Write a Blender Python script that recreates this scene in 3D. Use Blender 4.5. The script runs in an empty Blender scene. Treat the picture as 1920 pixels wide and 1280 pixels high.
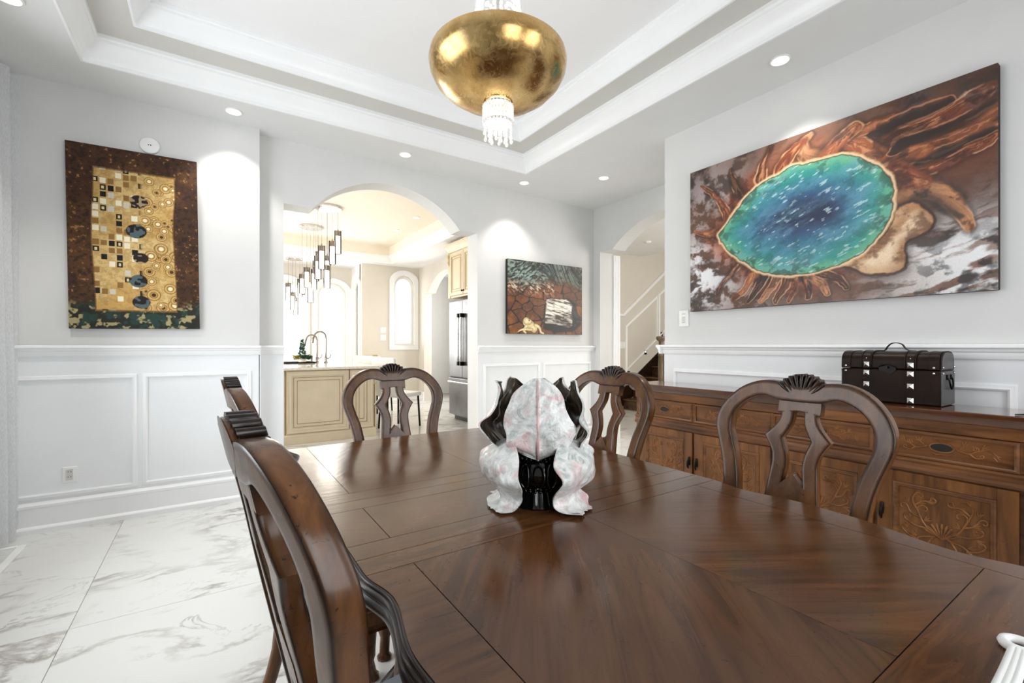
import bpy, bmesh, math, random
import numpy as np
from mathutils import Vector, Matrix
PI = math.pi
C = bpy.context.scene
random.seed(7)
# ------------------------------------------------------------------ camera
cd = bpy.data.cameras.new('camera'); cam = bpy.data.objects.new('camera', cd); C.collection.objects.link(cam)
cam.location = (0, 0, 1.15); cam.rotation_euler = (PI/2, 0, -math.radians(33.45))
cd.sensor_width = 36; cd.lens = 852.5/1920*36; cd.shift_y = 8.2/1920; cd.clip_start = .02; cd.clip_end = 200
C.camera = cam
# ------------------------------------------------------------------ world, daylight, exposure
C.view_settings.view_transform = 'Standard'; C.view_settings.look = 'None'
C.view_settings.gamma = 1; C.view_settings.use_curve_mapping = False
C.view_settings.exposure = -0.75
C.cycles.max_bounces = 9; C.cycles.diffuse_bounces = 6; C.cycles.glossy_bounces = 4; C.cycles.transmission_bounces = 6
C.cycles.transparent_max_bounces = 12; C.cycles.caustics_reflective = False; C.cycles.caustics_refractive = False
C.cycles.sample_clamp_indirect = 4
C.cycles.use_denoising = True
W = bpy.data.worlds.new('World'); C.world = W; W.use_nodes = True
W.node_tree.nodes['Background'].inputs[0].default_value = (.93, .97, 1, 1)
W.node_tree.nodes['Background'].inputs[1].default_value = 3.0

def area(name, loc, rot, sx, sy, power, color=(1, 1, 1)):
    l = bpy.data.lights.new(name, 'AREA'); l.shape = 'RECTANGLE'; l.size = sx; l.size_y = sy
    l.energy = power; l.color = color
    o = bpy.data.objects.new(name, l); o.location = loc; o.rotation_euler = rot; C.collection.objects.link(o); return o
# daylight entering through the windows, plus an added warm light in the hall
area('daylight_left', (-1.45, 2.3, 1.55), (0, -PI/2, 0), 1.9, 2.1, 75, (.93, .97, 1))
area('daylight_rear', (.45, -1.35, 1.55), (PI/2, 0, 0), 1.0, 1.9, 42, (.94, .97, 1))
area('daylight_rear', (1.95, -1.35, 1.55), (PI/2, 0, 0), 1.0, 1.9, 42, (.94, .97, 1))
area('daylight_bay', (1.2, 10.5, 1.6), (-PI/2, 0, 0), 3.2, 1.9, 260, (1, .98, .95))
area('daylight_kitchen', (-1.9, 6.7, 1.6), (0, -PI/2, 0), 1.7, 3.0, 190, (1, .965, .91))
area('hall_fill', (6.2, 1.3, 1.7), (PI/2, 0, 0), 2.2, 2.0, 120, (1, .94, .84))  # added warm light standing inside the hall, brightens the casing behind its arch

# ------------------------------------------------------------------ colour and material helpers
def s2l(c): c = c/255; return c/12.92 if c <= .04045 else ((c+.055)/1.055)**2.4
def s(r, g, b): return (s2l(r), s2l(g), s2l(b), 1)
class NT:
    def __init__(self, name):
        self.m = bpy.data.materials.new(name); self.m.use_nodes = True
        self.t = self.m.node_tree; self.p = self.t.nodes['Principled BSDF']
    def n(self, typ, **kw):
        o = self.t.nodes.new(typ)
        for k, v in kw.items():
            if k.startswith('i_'):
                k = k[2:]; k = int(k) if k.isdigit() else k.replace('_', ' ')
                o.inputs[k].default_value = v
            else: setattr(o, k, v)
        return o
    def l(self, a, b): self.t.links.new(a, b)
    def ramp(self, fac, stops):
        r = self.n('ShaderNodeValToRGB'); e = r.color_ramp.elements
        while len(e) < len(stops): e.new(.5)
        for q, (pos, col) in zip(e, stops): q.position = pos; q.color = col
        self.l(fac, r.inputs[0]); return r.outputs[0]
    def mix(self, fac, a, b, mode='MIX'):
        m = self.n('ShaderNodeMix', data_type='RGBA', blend_type=mode)
        for sock, v in ((m.inputs[0], fac), (m.inputs[6], a), (m.inputs[7], b)):
            if isinstance(v, (int, float, tuple)): sock.default_value = v
            else: self.l(v, sock)
        return m.outputs[2]
    def noise(self, vec, scale, detail=3, rough=.5, dist=0):
        o = self.n('ShaderNodeTexNoise'); o.inputs['Scale'].default_value = scale; o.inputs['Detail'].default_value = detail
        o.inputs['Roughness'].default_value = rough; o.inputs['Distortion'].default_value = dist
        if vec is not None: self.l(vec, o.inputs['Vector'])
        return o.outputs['Fac']
    def coord(self, kind='Object', scale=(1, 1, 1), rot=(0, 0, 0)):
        tc = self.n('ShaderNodeTexCoord'); mp = self.n('ShaderNodeMapping')
        mp.inputs['Scale'].default_value = scale; mp.inputs['Rotation'].default_value = rot
        self.l(tc.outputs[kind], mp.inputs['Vector']); return mp.outputs[0]
    def bump(self, h, strength=.2, dist=.01):
        b = self.n('ShaderNodeBump'); b.inputs['Strength'].default_value = strength; b.inputs['Distance'].default_value = dist
        self.l(h, b.inputs['Height']); self.l(b.outputs[0], self.p.inputs['Normal'])
    def set(self, **kw):
        for k, v in kw.items(): self.p.inputs[k.replace('_', ' ')].default_value = v
        return self
def plain(name, col, rough=.5, metal=0, var=.04, scale=6, bump=0, **kw):
    t = NT(name); t.set(Roughness=rough, Metallic=metal, **kw)
    f = t.noise(t.coord(), scale, 4)
    a = tuple(min(1, c*(1+var)) for c in col[:3])+(1,); b = tuple(c*(1-var) for c in col[:3])+(1,)
    t.l(t.ramp(f, [(.3, b), (.7, a)]), t.p.inputs['Base Color'])
    if bump: t.bump(t.noise(t.coord(), 180, 2), bump, .002)
    return t.m
def wood(name, dark, mid, light, rot=(0, 0, 0), scale=(14, 1.2, 14), rough=.25, specks=.5, coat=.1, bump=.08, spec=.34):
    t = NT(name); v = t.coord('Object', scale, (0, 0, 0))
    if rot != (0, 0, 0):
        v2 = t.coord('Object', (1, 1, 1), rot); mp = t.n('ShaderNodeMapping'); mp.inputs['Scale'].default_value = scale
        t.l(v2, mp.inputs['Vector']); v = mp.outputs[0]
    g = t.noise(v, 2.4, 6, .6, .6)
    col = t.ramp(g, [(.28, dark), (.5, mid), (.72, light)])
    cl = t.noise(t.coord(), 2.6, 3, .5)
    col = t.mix(t.ramp(cl, [(.3, (.8, .8, .8, 1)), (.6, (0, 0, 0, 1))]), col, t.mix(.55, col, dark, 'MIX'))
    sp = t.noise(t.coord('Object', (1, 1, 1)), 75, 4, .65, 1.2)
    col = t.mix(t.ramp(sp, [(.63, (0, 0, 0, 1)), (.68, (specks,)*3+(1,))]), col, tuple(c*.18 for c in dark[:3])+(1,))
    ea = t.n('ShaderNodeAttribute'); ea.attribute_name = 'Edge'
    col = t.mix(ea.outputs['Fac'], col, tuple(c*.16 for c in dark[:3])+(1,))
    t.l(col, t.p.inputs['Base Color']); t.set(Roughness=rough, Coat_Weight=coat, Coat_Roughness=.12, Specular_IOR_Level=spec)
    rr = t.ramp(t.noise(t.coord(), 9, 4), [(.3, (rough*.8,)*3+(1,)), (.7, (rough*1.25,)*3+(1,))])
    t.l(rr, t.p.inputs['Roughness'])
    t.bump(t.noise(v, 5, 5), bump, .003)
    return t.m
def emit(name, col, st):
    t = NT(name); t.set(Base_Color=col, Emission_Color=col, Emission_Strength=st); return t.m

M = {}
M['wall'] = plain('wall_paint', s(214, 214, 213), .6, bump=.03, var=.015)
M['warmwall'] = plain('beige_wall_paint', s(214, 208, 198), .6, bump=.03, var=.015)
M['trim'] = plain('white_trim_paint', s(242, 243, 244), .32, var=.01)
M['wains'] = plain('white_wainscot_paint', s(236, 238, 240), .4, var=.012)
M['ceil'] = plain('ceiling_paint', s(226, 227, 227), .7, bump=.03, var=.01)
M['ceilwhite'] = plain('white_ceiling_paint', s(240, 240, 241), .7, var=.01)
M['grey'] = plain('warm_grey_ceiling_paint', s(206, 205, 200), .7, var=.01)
M['creamceil'] = plain('cream_ceiling_paint', s(238, 230, 216), .7, var=.01)
M['tablewood'] = wood('table_wood', s(54, 31, 15), s(92, 57, 30), s(106, 69, 39), scale=(2, 16, 14), rough=.2, specks=.35, coat=.15)
R1 = math.radians(38)
M['veneerL'] = wood('veneer_left', s(54, 30, 14), s(88, 53, 27), s(100, 64, 36), rot=(0, 0, -math.radians(52)), scale=(1.3, 13, 14), rough=.2, specks=.35, coat=.15)
M['veneerR'] = wood('veneer_right', s(58, 33, 15), s(93, 57, 29), s(106, 68, 38), rot=(0, 0, math.radians(32)), scale=(1.3, 13, 14), rough=.2, specks=.35, coat=.15)
M['tableedge'] = wood('table_edge_wood', s(18, 10, 6), s(34, 20, 12), s(52, 31, 19), scale=(3, 3, 14), rough=.3, specks=.4)
M['groove'] = plain('dark_groove', s(14, 9, 6), .6)
M['chair'] = wood('chair_wood', s(60, 35, 17), s(100, 63, 33), s(126, 84, 47), scale=(9, 9, 1.6), rough=.27, specks=.9, coat=.15)
M['shell'] = wood('dark_carved_wood', s(20, 14, 11), s(44, 30, 23), s(70, 48, 36), scale=(12, 12, 3), rough=.25, specks=.4)
M['side'] = wood('sideboard_wood', s(70, 41, 18), s(118, 74, 37), s(144, 95, 50), scale=(10, 10, 1.1), rough=.38, specks=.45, coat=.1)
M['sideh'] = wood('sideboard_rail_wood', s(64, 36, 16), s(112, 69, 34), s(140, 90, 47), scale=(10, 1.1, 10), rough=.34, specks=.45, coat=.12)
M['sidetop'] = wood('sideboard_top_wood', s(52, 28, 15), s(88, 52, 29), s(110, 68, 40), scale=(10, 1.1, 10), rough=.12, specks=.2, coat=.8)
M['carve'] = wood('carved_wood', s(84, 49, 21), s(136, 86, 43), s(160, 107, 58), scale=(6, 6, 6), rough=.34, specks=.3)
M['dark'] = plain('dark_iron', s(22, 18, 16), .35, .7)
M['black'] = plain('black_plastic', s(16, 16, 17), .4)
M['leather'] = plain('dark_leather', s(32, 18, 11), .4, var=.4, scale=9, bump=.12, Specular_IOR_Level=.12)
M['chestend'] = plain('leather_grey_sheen', s(74, 72, 72), .36, var=.2, scale=9, bump=.12)  # grey of the chest ends is a reflection on dark leather, put into the colour
M['steel'] = plain('stud_steel', s(205, 205, 205), .2, 1)
M['chrome'] = plain('chrome', s(215, 213, 210), .08, 1)
M['nickel'] = plain('polished_nickel', s(150, 142, 134), .12, 1)
M['inox'] = plain('stainless_steel', s(128, 129, 131), .34, 1, var=.2, scale=3)
M['cream'] = plain('cream_cabinet_paint', s(214, 200, 174), .4, var=.05)
M['glaze'] = plain('brown_glaze', s(142, 112, 74), .5)
M['whiteplastic'] = plain('white_plastic', s(238, 238, 236), .35)
M['seat'] = plain('grey_seat_fabric', s(172, 176, 182), .85, bump=.2)
M['stairwood'] = wood('stair_wood', s(46, 30, 20), s(86, 60, 42), s(112, 82, 58), scale=(10, 1.2, 10), rough=.3, specks=.3)
M['newel'] = wood('newel_wood', s(74, 60, 48), s(112, 96, 80), s(140, 124, 106), scale=(10, 10, 1.2), rough=.35, specks=.3)
M['whiteleather'] = plain('white_leather', s(240, 240, 238), .45)
M['olive'] = plain('olive_fabric', s(168, 148, 78), .8, var=.25, scale=20)
M['blackglaze'] = plain('black_glaze', s(8, 8, 9), .08, Specular_IOR_Level=.9)
M['green'] = plain('conifer_green', s(30, 78, 56), .7, var=.4, scale=30)
M['yellowgreen'] = plain('yellow_green_leaf', s(140, 132, 40), .6, var=.4, scale=30)
M['lamp'] = emit('lamp_glow', (1, .96, .88, 1), 22)
M['lampwarm'] = emit('warm_lamp_glow', (1, .9, .74, 1), 14)
M['bulb'] = emit('pendant_glow', (1, .95, .86, 1), 5)

def glassmat(name, tint=(1, 1, 1, 1), refl=.12):
    t = NT(name); o = t.t.nodes['Material Output']
    tr = t.n('ShaderNodeBsdfTransparent'); tr.inputs[0].default_value = tint
    gl = t.n('ShaderNodeBsdfGlossy'); gl.inputs['Roughness'].default_value = .03
    lw = t.n('ShaderNodeLayerWeight'); lw.inputs[0].default_value = refl
    mx = t.n('ShaderNodeMixShader'); t.l(lw.outputs['Fresnel'], mx.inputs[0]); t.l(tr.outputs[0], mx.inputs[1]); t.l(gl.outputs[0], mx.inputs[2])
    t.l(mx.outputs[0], o.inputs['Surface']); return t.m
M['pane'] = glassmat('window_glass')
M['tube'] = glassmat('pendant_glass', (.97, .96, .94, 1), .3)
def sheer():
    t = NT('sheer_curtain_fabric'); o = t.t.nodes['Material Output']
    d = t.n('ShaderNodeBsdfDiffuse'); d.inputs[0].default_value = s(236, 238, 240)
    tl = t.n('ShaderNodeBsdfTranslucent'); tl.inputs[0].default_value = s(238, 240, 242)
    tr = t.n('ShaderNodeBsdfTransparent')
    w = t.noise(t.coord('Object', (400, 400, 60)), 1, 2)
    m1 = t.n('ShaderNodeMixShader'); m1.inputs[0].default_value = .45; t.l(d.outputs[0], m1.inputs[1]); t.l(tl.outputs[0], m1.inputs[2])
    m2 = t.n('ShaderNodeMixShader'); t.l(t.ramp(w, [(.3, (.12,)*3+(1,)), (.7, (.3,)*3+(1,))]), m2.inputs[0])
    t.l(m1.outputs[0], m2.inputs[1]); t.l(tr.outputs[0], m2.inputs[2]); t.l(m2.outputs[0], o.inputs['Surface']); return t.m
M['sheer'] = sheer()
def crystal():
    t = NT('crystal'); t.set(Base_Color=(1, 1, 1, 1), Roughness=.05, Transmission_Weight=.55, IOR=1.5, Emission_Color=(1, .96, .9, 1), Emission_Strength=.35); return t.m  # weak emission stands in for lamplight caught in the crystals
M['crystal'] = crystal()
def gold():
    t = NT('gold_leaf'); v = t.coord()
    a = t.noise(v, 7, 5, .6, .5)
    t.l(t.ramp(a, [(.3, s(176, 136, 80)), (.55, s(208, 174, 116)), (.75, s(222, 196, 146))]), t.p.inputs['Base Color'])
    t.set(Metallic=1, Roughness=.24)
    cr = t.noise(v, 26, 6, .7, 2)
    t.l(t.ramp(cr, [(.45, (.2,)*3+(1,)), (.62, (.34,)*3+(1,))]), t.p.inputs['Roughness'])
    t.bump(cr, .04, .004); return t.m
M['gold'] = gold()
def marble():
    t = NT('marble_tile'); g = t.n('ShaderNodeNewGeometry'); oi = t.n('ShaderNodeObjectInfo')
    sc = t.n('ShaderNodeVectorMath', operation='SCALE'); sc.inputs[0].default_value = (37, 23, 11); t.l(oi.outputs['Random'], sc.inputs['Scale'])
    ad = t.n('ShaderNodeVectorMath', operation='ADD'); t.l(g.outputs['Position'], ad.inputs[0]); t.l(sc.outputs[0], ad.inputs[1])
    rt = t.n('ShaderNodeMapping'); rt.inputs['Rotation'].default_value = (0, 0, .7); rt.inputs['Scale'].default_value = (1, 2.0, 1); t.l(ad.outputs[0], rt.inputs['Vector'])
    def vein(scale, width, dist, seed):
        mp = t.n('ShaderNodeMapping'); mp.inputs['Location'].default_value = (seed, seed*2, 0); t.l(rt.outputs[0], mp.inputs['Vector'])
        f = t.noise(mp.outputs[0], scale, 7, .62, dist)
        sb = t.n('ShaderNodeMath', operation='SUBTRACT'); t.l(f, sb.inputs[0]); sb.inputs[1].default_value = .5
        ab = t.n('ShaderNodeMath', operation='ABSOLUTE'); t.l(sb.outputs[0], ab.inputs[0])
        return t.ramp(ab.outputs[0], [(0, (1, 1, 1, 1)), (width, (0, 0, 0, 1))])
    mask = t.ramp(t.noise(ad.outputs[0], 1.9, 3, .5, .3), [(.43, (0, 0, 0, 1)), (.66, (.95, .95, .95, 1))])
    v1 = t.mix(1.0, vein(1.05, .036, .5, 0), mask, 'MULTIPLY')
    mask2 = t.ramp(t.noise(ad.outputs[0], 2.7, 2), [(.45, (0, 0, 0, 1)), (.7, (.6, .6, .6, 1))])
    v2 = t.mix(1.0, vein(2.0, .014, .8, 5.3), mask2, 'MULTIPLY')
    base = t.mix(t.noise(ad.outputs[0], 1.4, 4), s(228, 228, 226), s(214, 214, 211))
    warm = t.mix(t.noise(ad.outputs[0], 1.1, 2), s(112, 110, 106), s(150, 136, 118))
    c = t.mix(v1, base, warm); c = t.mix(v2, c, s(128, 126, 122))
    t.l(c, t.p.inputs['Base Color']); t.set(Roughness=.12, Coat_Weight=.2); return t.m
M['marble'] = marble()
M['grout'] = plain('grout', s(178, 175, 168), .8)
def counter():
    t = NT('pale_stone_counter'); f = t.noise(t.coord(), 24, 6, .7, .6)
    t.l(t.ramp(f, [(.3, s(214, 200, 176)), (.5, s(238, 232, 220)), (.7, s(246, 243, 238))]), t.p.inputs['Base Color']); t.set(Roughness=.07); return t.m
M['stone'] = counter()
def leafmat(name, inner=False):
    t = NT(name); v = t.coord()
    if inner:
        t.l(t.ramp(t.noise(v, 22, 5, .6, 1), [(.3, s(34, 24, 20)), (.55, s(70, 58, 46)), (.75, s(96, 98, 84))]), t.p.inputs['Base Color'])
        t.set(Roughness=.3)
    else:
        c = t.ramp(t.noise(v, 26, 6, .65, 1.6), [(.3, s(150, 163, 156)), (.46, s(210, 214, 211)), (.62, s(236, 235, 234))])
        pk = t.ramp(t.noise(v, 13, 4, .6, 1.2), [(.53, (0, 0, 0, 1)), (.68, (.75, .75, .75, 1))])
        c = t.mix(pk, c, s(214, 160, 164))
        mp = t.coord('Object', (1, 1, 1)); gn = t.ramp(t.noise(mp, 9, 5, .6, .8), [(.60, (0, 0, 0, 1)), (.72, (.7, .7, .7, 1))])
        c = t.mix(gn, c, s(142, 150, 122))
        t.l(c, t.p.inputs['Base Color']); t.set(Roughness=.22, Coat_Weight=.4)
        t.bump(t.noise(v, 40, 5, .6, 1.5), .6, .006)
    return t.m
M['leafout'] = leafmat('pale_pink_glaze'); M['leafin'] = leafmat('dark_leaf_glaze', True)
M['pinkrib'] = plain('pink_rib_glaze', s(206, 166, 164), .25, var=.3, scale=40)
def colmat(name, rough=.5, bump=.1):
    t = NT(name); a = t.n('ShaderNodeAttribute'); a.attribute_name = 'Col'
    v = t.coord(); f = t.noise(v, 160, 4, .7)
    c = t.mix(.22, a.outputs['Color'], t.ramp(f, [(.3, (.25,)*3+(1,)), (.7, (1, 1, 1, 1))]), 'OVERLAY')
    t.l(c, t.p.inputs['Base Color']); t.set(Roughness=rough); t.bump(f, bump, .002); return t.m
M['oil'] = colmat('oil_paint', .42, .2); M['weave'] = colmat('woven_cloth', .85, .3)
M['canvasedge'] = plain('dark_canvas_edge', s(36, 26, 22), .7)

# ------------------------------------------------------------------ mesh helpers
class MB:
    def __init__(self): self.v = []; self.f = []
    def add(self, vs, fs):
        o = len(self.v); self.v += [tuple(p) for p in vs]; self.f += [tuple(i+o for i in f) for f in fs]; return self
    def box(self, x0, y0, z0, x1, y1, z1):
        x0, x1 = min(x0, x1), max(x0, x1); y0, y1 = min(y0, y1), max(y0, y1); z0, z1 = min(z0, z1), max(z0, z1)
        return self.add([(x0,y0,z0),(x1,y0,z0),(x1,y1,z0),(x0,y1,z0),(x0,y0,z1),(x1,y0,z1),(x1,y1,z1),(x0,y1,z1)],
                 [(0,3,2,1),(4,5,6,7),(0,1,5,4),(1,2,6,5),(2,3,7,6),(3,0,4,7)])
    def tube(self, pts, r, n=8, caps=True):
        P = [Vector(p) for p in pts]; m = len(P); R = r if isinstance(r, (list, tuple)) else [r]*m
        T = [(P[min(i+1, m-1)]-P[max(i-1, 0)]).normalized() for i in range(m)]
        a = Vector((0, 0, 1)) if abs(T[0].z) < .9 else Vector((1, 0, 0)); u = T[0].cross(a).normalized()
        vs = []
        for i in range(m):
            u = (u-T[i]*u.dot(T[i])).normalized(); w = T[i].cross(u)
            for k in range(n):
                t = 2*PI*k/n; vs.append(P[i]+(u*math.cos(t)+w*math.sin(t))*R[i])
        fs = [(i*n+k, i*n+(k+1) % n, (i+1)*n+(k+1) % n, (i+1)*n+k) for i in range(m-1) for k in range(n)]
        if caps: fs += [tuple(range(n-1, -1, -1)), tuple((m-1)*n+k for k in range(n))]
        return self.add(vs, fs)
    def lathe(self, prof, n=32, c=(0, 0, 0), mod=None):
        vs = []; m = len(prof)
        for r, z in prof:
            for k in range(n):
                t = 2*PI*k/n; q = r*(mod(t, z) if mod else 1); vs.append((c[0]+q*math.cos(t), c[1]+q*math.sin(t), c[2]+z))
        fs = [(i*n+k, i*n+(k+1) % n, (i+1)*n+(k+1) % n, (i+1)*n+k) for i in range(m-1) for k in range(n)]
        if prof[0][0] > 1e-5: fs.append(tuple(range(n-1, -1, -1)))
        if prof[-1][0] > 1e-5: fs.append(tuple((m-1)*n+k for k in range(n)))
        return self.add(vs, fs)
    def prism(self, poly, fn, d0, d1):
        n = len(poly)
        vs = [fn(a, b, d0) for a, b in poly]+[fn(a, b, d1) for a, b in poly]
        return self.add(vs, [tuple(range(n)), tuple(range(2*n-1, n-1, -1))]+[(i, (i+1) % n, n+(i+1) % n, n+i) for i in range(n)])
    def sweep(self, prof, path, nrm, closed=False):
        N = Vector(nrm).normalized(); P = [Vector(p) for p in path]; m = len(P); vs = []; q = len(prof)
        for i in range(m):
            if closed or 0 < i < m-1:
                t0 = (P[i]-P[i-1]).normalized(); t1 = (P[(i+1) % m]-P[i]).normalized()
                s0 = N.cross(t0); s1 = N.cross(t1); sd = (s0+s1); sd = sd/max(.2, sd.dot(s0))
            else:
                t = (P[1]-P[0]).normalized() if i == 0 else (P[-1]-P[-2]).normalized(); sd = N.cross(t)
            for a, b in prof: vs.append(P[i]+sd*a+N*b)
        fs = []
        for i in range(m if closed else m-1):
            j = (i+1) % m
            for k in range(q): fs.append((i*q+k, i*q+(k+1) % q, j*q+(k+1) % q, j*q+k))
        if not closed: fs += [tuple(range(q-1, -1, -1)), tuple((m-1)*q+k for k in range(q))]
        return self.add(vs, fs)
    def grid(self, fn, nu, nv):
        vs = [fn(i/nu, j/nv) for j in range(nv+1) for i in range(nu+1)]; w = nu+1
        return self.add(vs, [(j*w+i, j*w+i+1, (j+1)*w+i+1, (j+1)*w+i) for j in range(nv) for i in range(nu)])
    def build(self, name, mat, parent=None, smooth=None, bevel=0, local=False, segs=1, recalc=True, attr=None):
        v = self.v
        o = origin(parent)
        if parent is not None and not local: v = [(p[0]-o[0], p[1]-o[1], p[2]-o[2]) for p in v]
        me = bpy.data.meshes.new(name); me.from_pydata(v, [], self.f)
        if recalc or bevel:
            b = bmesh.new(); b.from_mesh(me)
            if bevel:
                es = [e for e in b.edges if len(e.link_faces) == 2 and e.calc_face_angle(0) > .6]
                bmesh.ops.bevel(b, geom=es, offset=bevel, segments=segs, affect='EDGES', profile=.5)
            bmesh.ops.recalc_face_normals(b, faces=b.faces); b.to_mesh(me); b.free()
        if attr is not None:
            at = me.attributes.new('Edge', 'FLOAT', 'POINT'); at.data.foreach_set('value', attr)
        if smooth is not None:
            me.shade_smooth(); me.set_sharp_from_angle(angle=math.radians(smooth))
        me.materials.append(M[mat] if isinstance(mat, str) else mat)
        ob = bpy.data.objects.new(name, me); C.collection.objects.link(ob)
        if parent is not None: ob.parent = parent
        return ob
def origin(p):
    o = Vector((0, 0, 0))
    while p is not None: o += p.location; p = p.parent
    return o
def tag(o, label=None, cat=None, group=None, kind=None):
    for k, v in (('label', label), ('category', cat), ('group', group), ('kind', kind)):
        if v: o[k] = v
    return o
def thing(name, loc, label, cat, group=None, rz=0):
    o = bpy.data.objects.new(name, None); o.location = loc; o.rotation_euler = (0, 0, rz); o.empty_display_size = .05
    C.collection.objects.link(o); return tag(o, label, cat, group)
def copy_tree(o, parent=None):
    c = o.copy(); C.collection.objects.link(c)
    if parent is not None: c.parent = parent
    for ch in list(o.children): copy_tree(ch, c)
    return c
def struct(name, mb, mat, parent=None, **kw):
    o = mb.build(name, mat, parent, **kw); o['kind'] = 'structure'; return o
def spline(pts, n=8):
    P = [np.array(p, float) for p in pts]; out = []
    for i in range(len(P)-1):
        p0 = P[max(i-1, 0)]; p1 = P[i]; p2 = P[i+1]; p3 = P[min(i+2, len(P)-1)]
        for k in range(n):
            t = k/n; out.append(.5*((2*p1)+(-p0+p2)*t+(2*p0-5*p1+4*p2-p3)*t*t+(-p0+3*p1-3*p2+p3)*t**3))
    out.append(P[-1]); return [tuple(q) for q in out]
def sphere(mb, c, r, n=8, m=5, sz=1):
    mb.lathe([(max(1e-6, r*math.sin(PI*i/m)), -r*sz*math.cos(PI*i/m)) for i in range(m+1)], n, c); return mb

# ------------------------------------------------------------------ the setting: floor of separate tiles
TX, TY, X0T, Y0T = 1.2, 1.4, -.485, 2.53
fl = struct('floor', MB().box(-1.6, -1.2, -.08, 9.6, 10.4, -.004), 'grout')
tm = None
for i in range(-1, 9):
    for j in range(-3, 6):
        x = X0T+i*TX; y = Y0T+j*TY
        if x+TX < -1.6 or x > 9.3 or y > 10 or (x > 4 and y > 6): continue
        if tm is None:
            t = MB().box(.0012, .0012, -.012, TX-.0012, TY-.0012, 0).build('tile', 'marble', bevel=.0008); tm = t.data; bpy.data.objects.remove(t)
        o = bpy.data.objects.new('tile', tm); o.location = (x, y, 0); o.parent = fl; C.collection.objects.link(o)

# walls -------------------------------------------------------------
def arch(x0, x1, zs, rise, n=24):
    h = (x1-x0)/2; R = (h*h+rise*rise)/(2*rise); cx = (x0+x1)/2; cz = zs+rise-R; a = math.asin(h/R)
    return [(cx+R*math.sin(-a+2*a*k/n), cz+R*math.cos(-a+2*a*k/n)) for k in range(n+1)]
fY = lambda a, b, d: (a, d, b)
fX = lambda a, b, d: (d, a, b)
HZ = 2.95
YB, YR, XR, XH, XL = 3.955, 4.06, 3.02, 3.87, -1.13
struct('wall_back_left', MB().box(-1.4, YB, 0, .305, YR+.21, HZ), 'wall')
poly = [(.305, 0), (.483, 0), (.483, 2.297)]+arch(.707, 2.059, 2.297, .322)+[(2.259, 2.30), (2.259, 0), (3.88, 0), (3.88, HZ), (.305, HZ)]
struct('wall_back', MB().prism(poly, fY, YR, YR+.21), 'wall')
struct('wall_right', MB().box(XR, -1.2, 0, XR+.16, 2.358, HZ), 'wall')
poly = [(4.28, 0), (3.95, 0), (3.95, 2.27)]+arch(2.25, 3.75, 2.27, .275)[::-1]+[(2.05, 2.27), (2.05, 0), (-1.2, 0), (-1.2, HZ), (4.28, HZ)]
struct('wall_hall', MB().prism(poly, fX, XH, XH+.21), 'wall')
def wall_windows(name, wins, a0, a1, fn, d0, d1, mat, zt=HZ):
    mb = MB(); a = a0
    for (w0, w1, zb, zs, rise) in wins:
        if w0 > a: mb.prism([(a, 0), (w0, 0), (w0, zt), (a, zt)], fn, d0, d1)
        mb.prism([(w0, 0), (w1, 0), (w1, zb), (w0, zb)], fn, d0, d1)
        top = arch(w0, w1, zs, rise) if rise else [(w0, zs), (w1, zs)]
        mb.prism(top+[(w1, zt), (w0, zt)], fn, d0, d1); a = w1
    if a < a1: mb.prism([(a, 0), (a1, 0), (a1, zt), (a, zt)], fn, d0, d1)
    return struct(name, mb, mat)
wall_windows('wall_left', [(1.25, 3.35, .6, 2.45, 0)], -1.2, 4.0, fX, XL-.15, XL, 'wall')
wall_windows('wall_front', [(-.05, .95, .6, 2.45, 0), (1.45, 2.45, .6, 2.45, 0)], -1.3, 3.2, fY, -1.1, -.95, 'wall')
wn = 0
def window(wins, fn, d0, d1, mull=False, out=1):
    global wn
    for (w0, w1, zb, zs, rise) in wins:
        wn += 1
        path = [(w0, zb)]+([(w0, zs)] if not rise else [])+(arch(w0, w1, zs, rise) if rise else [(w1, zs)])+[(w1, zb)]
        if not rise: path = [(w0, zb), (w0, zs), (w1, zs), (w1, zb)]
        inner = [((a-(w0+w1)/2)*(1-.09/(w1-w0))+(w0+w1)/2, (b-zb)*(1-.09/(zs-zb))+zb+.045) for a, b in path]
        mb = MB(); n = len(path); dm = (d0+d1)/2
        vs = [fn(a, b, dm-.03) for a, b in path]+[fn(a, b, dm-.03) for a, b in inner]+[fn(a, b, dm+.03) for a, b in path]+[fn(a, b, dm+.03) for a, b in inner]
        fs = []
        for i in range(n):
            j = (i+1) % n
            fs += [(i, j, n+j, n+i), (2*n+i, 3*n+i, 3*n+j, 2*n+j), (n+i, n+j, 3*n+j, 3*n+i), (i, 2*n+i, 2*n+j, j)]
        mb.add(vs, fs)
        w = struct('window_%d' % wn, mb, 'trim')
        MB().prism(inner, fn, dm-.004, dm+.004).build('pane', 'pane', w)
        if mull:
            cs = MB(); out_ = [((a-(w0+w1)/2)*(1+.2/(w1-w0))+(w0+w1)/2, (b-zb)*(1+.17/(zs-zb))+zb-.09) for a, b in path]
            e = d0-.025*out
            vs = [fn(a, b, d0) for a, b in path]+[fn(a, b, d0) for a, b in out_]+[fn(a, b, e) for a, b in path]+[fn(a, b, e) for a, b in out_]
            cs.add(vs, fs); cs.build('casing', 'trim', w)
window([(1.25, 3.35, .6, 2.45, 0)], fX, XL, XL-.15)
window([(-.05, .95, .6, 2.45, 0), (1.45, 2.45, .6, 2.45, 0)], fY, -.95, -1.1)

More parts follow.
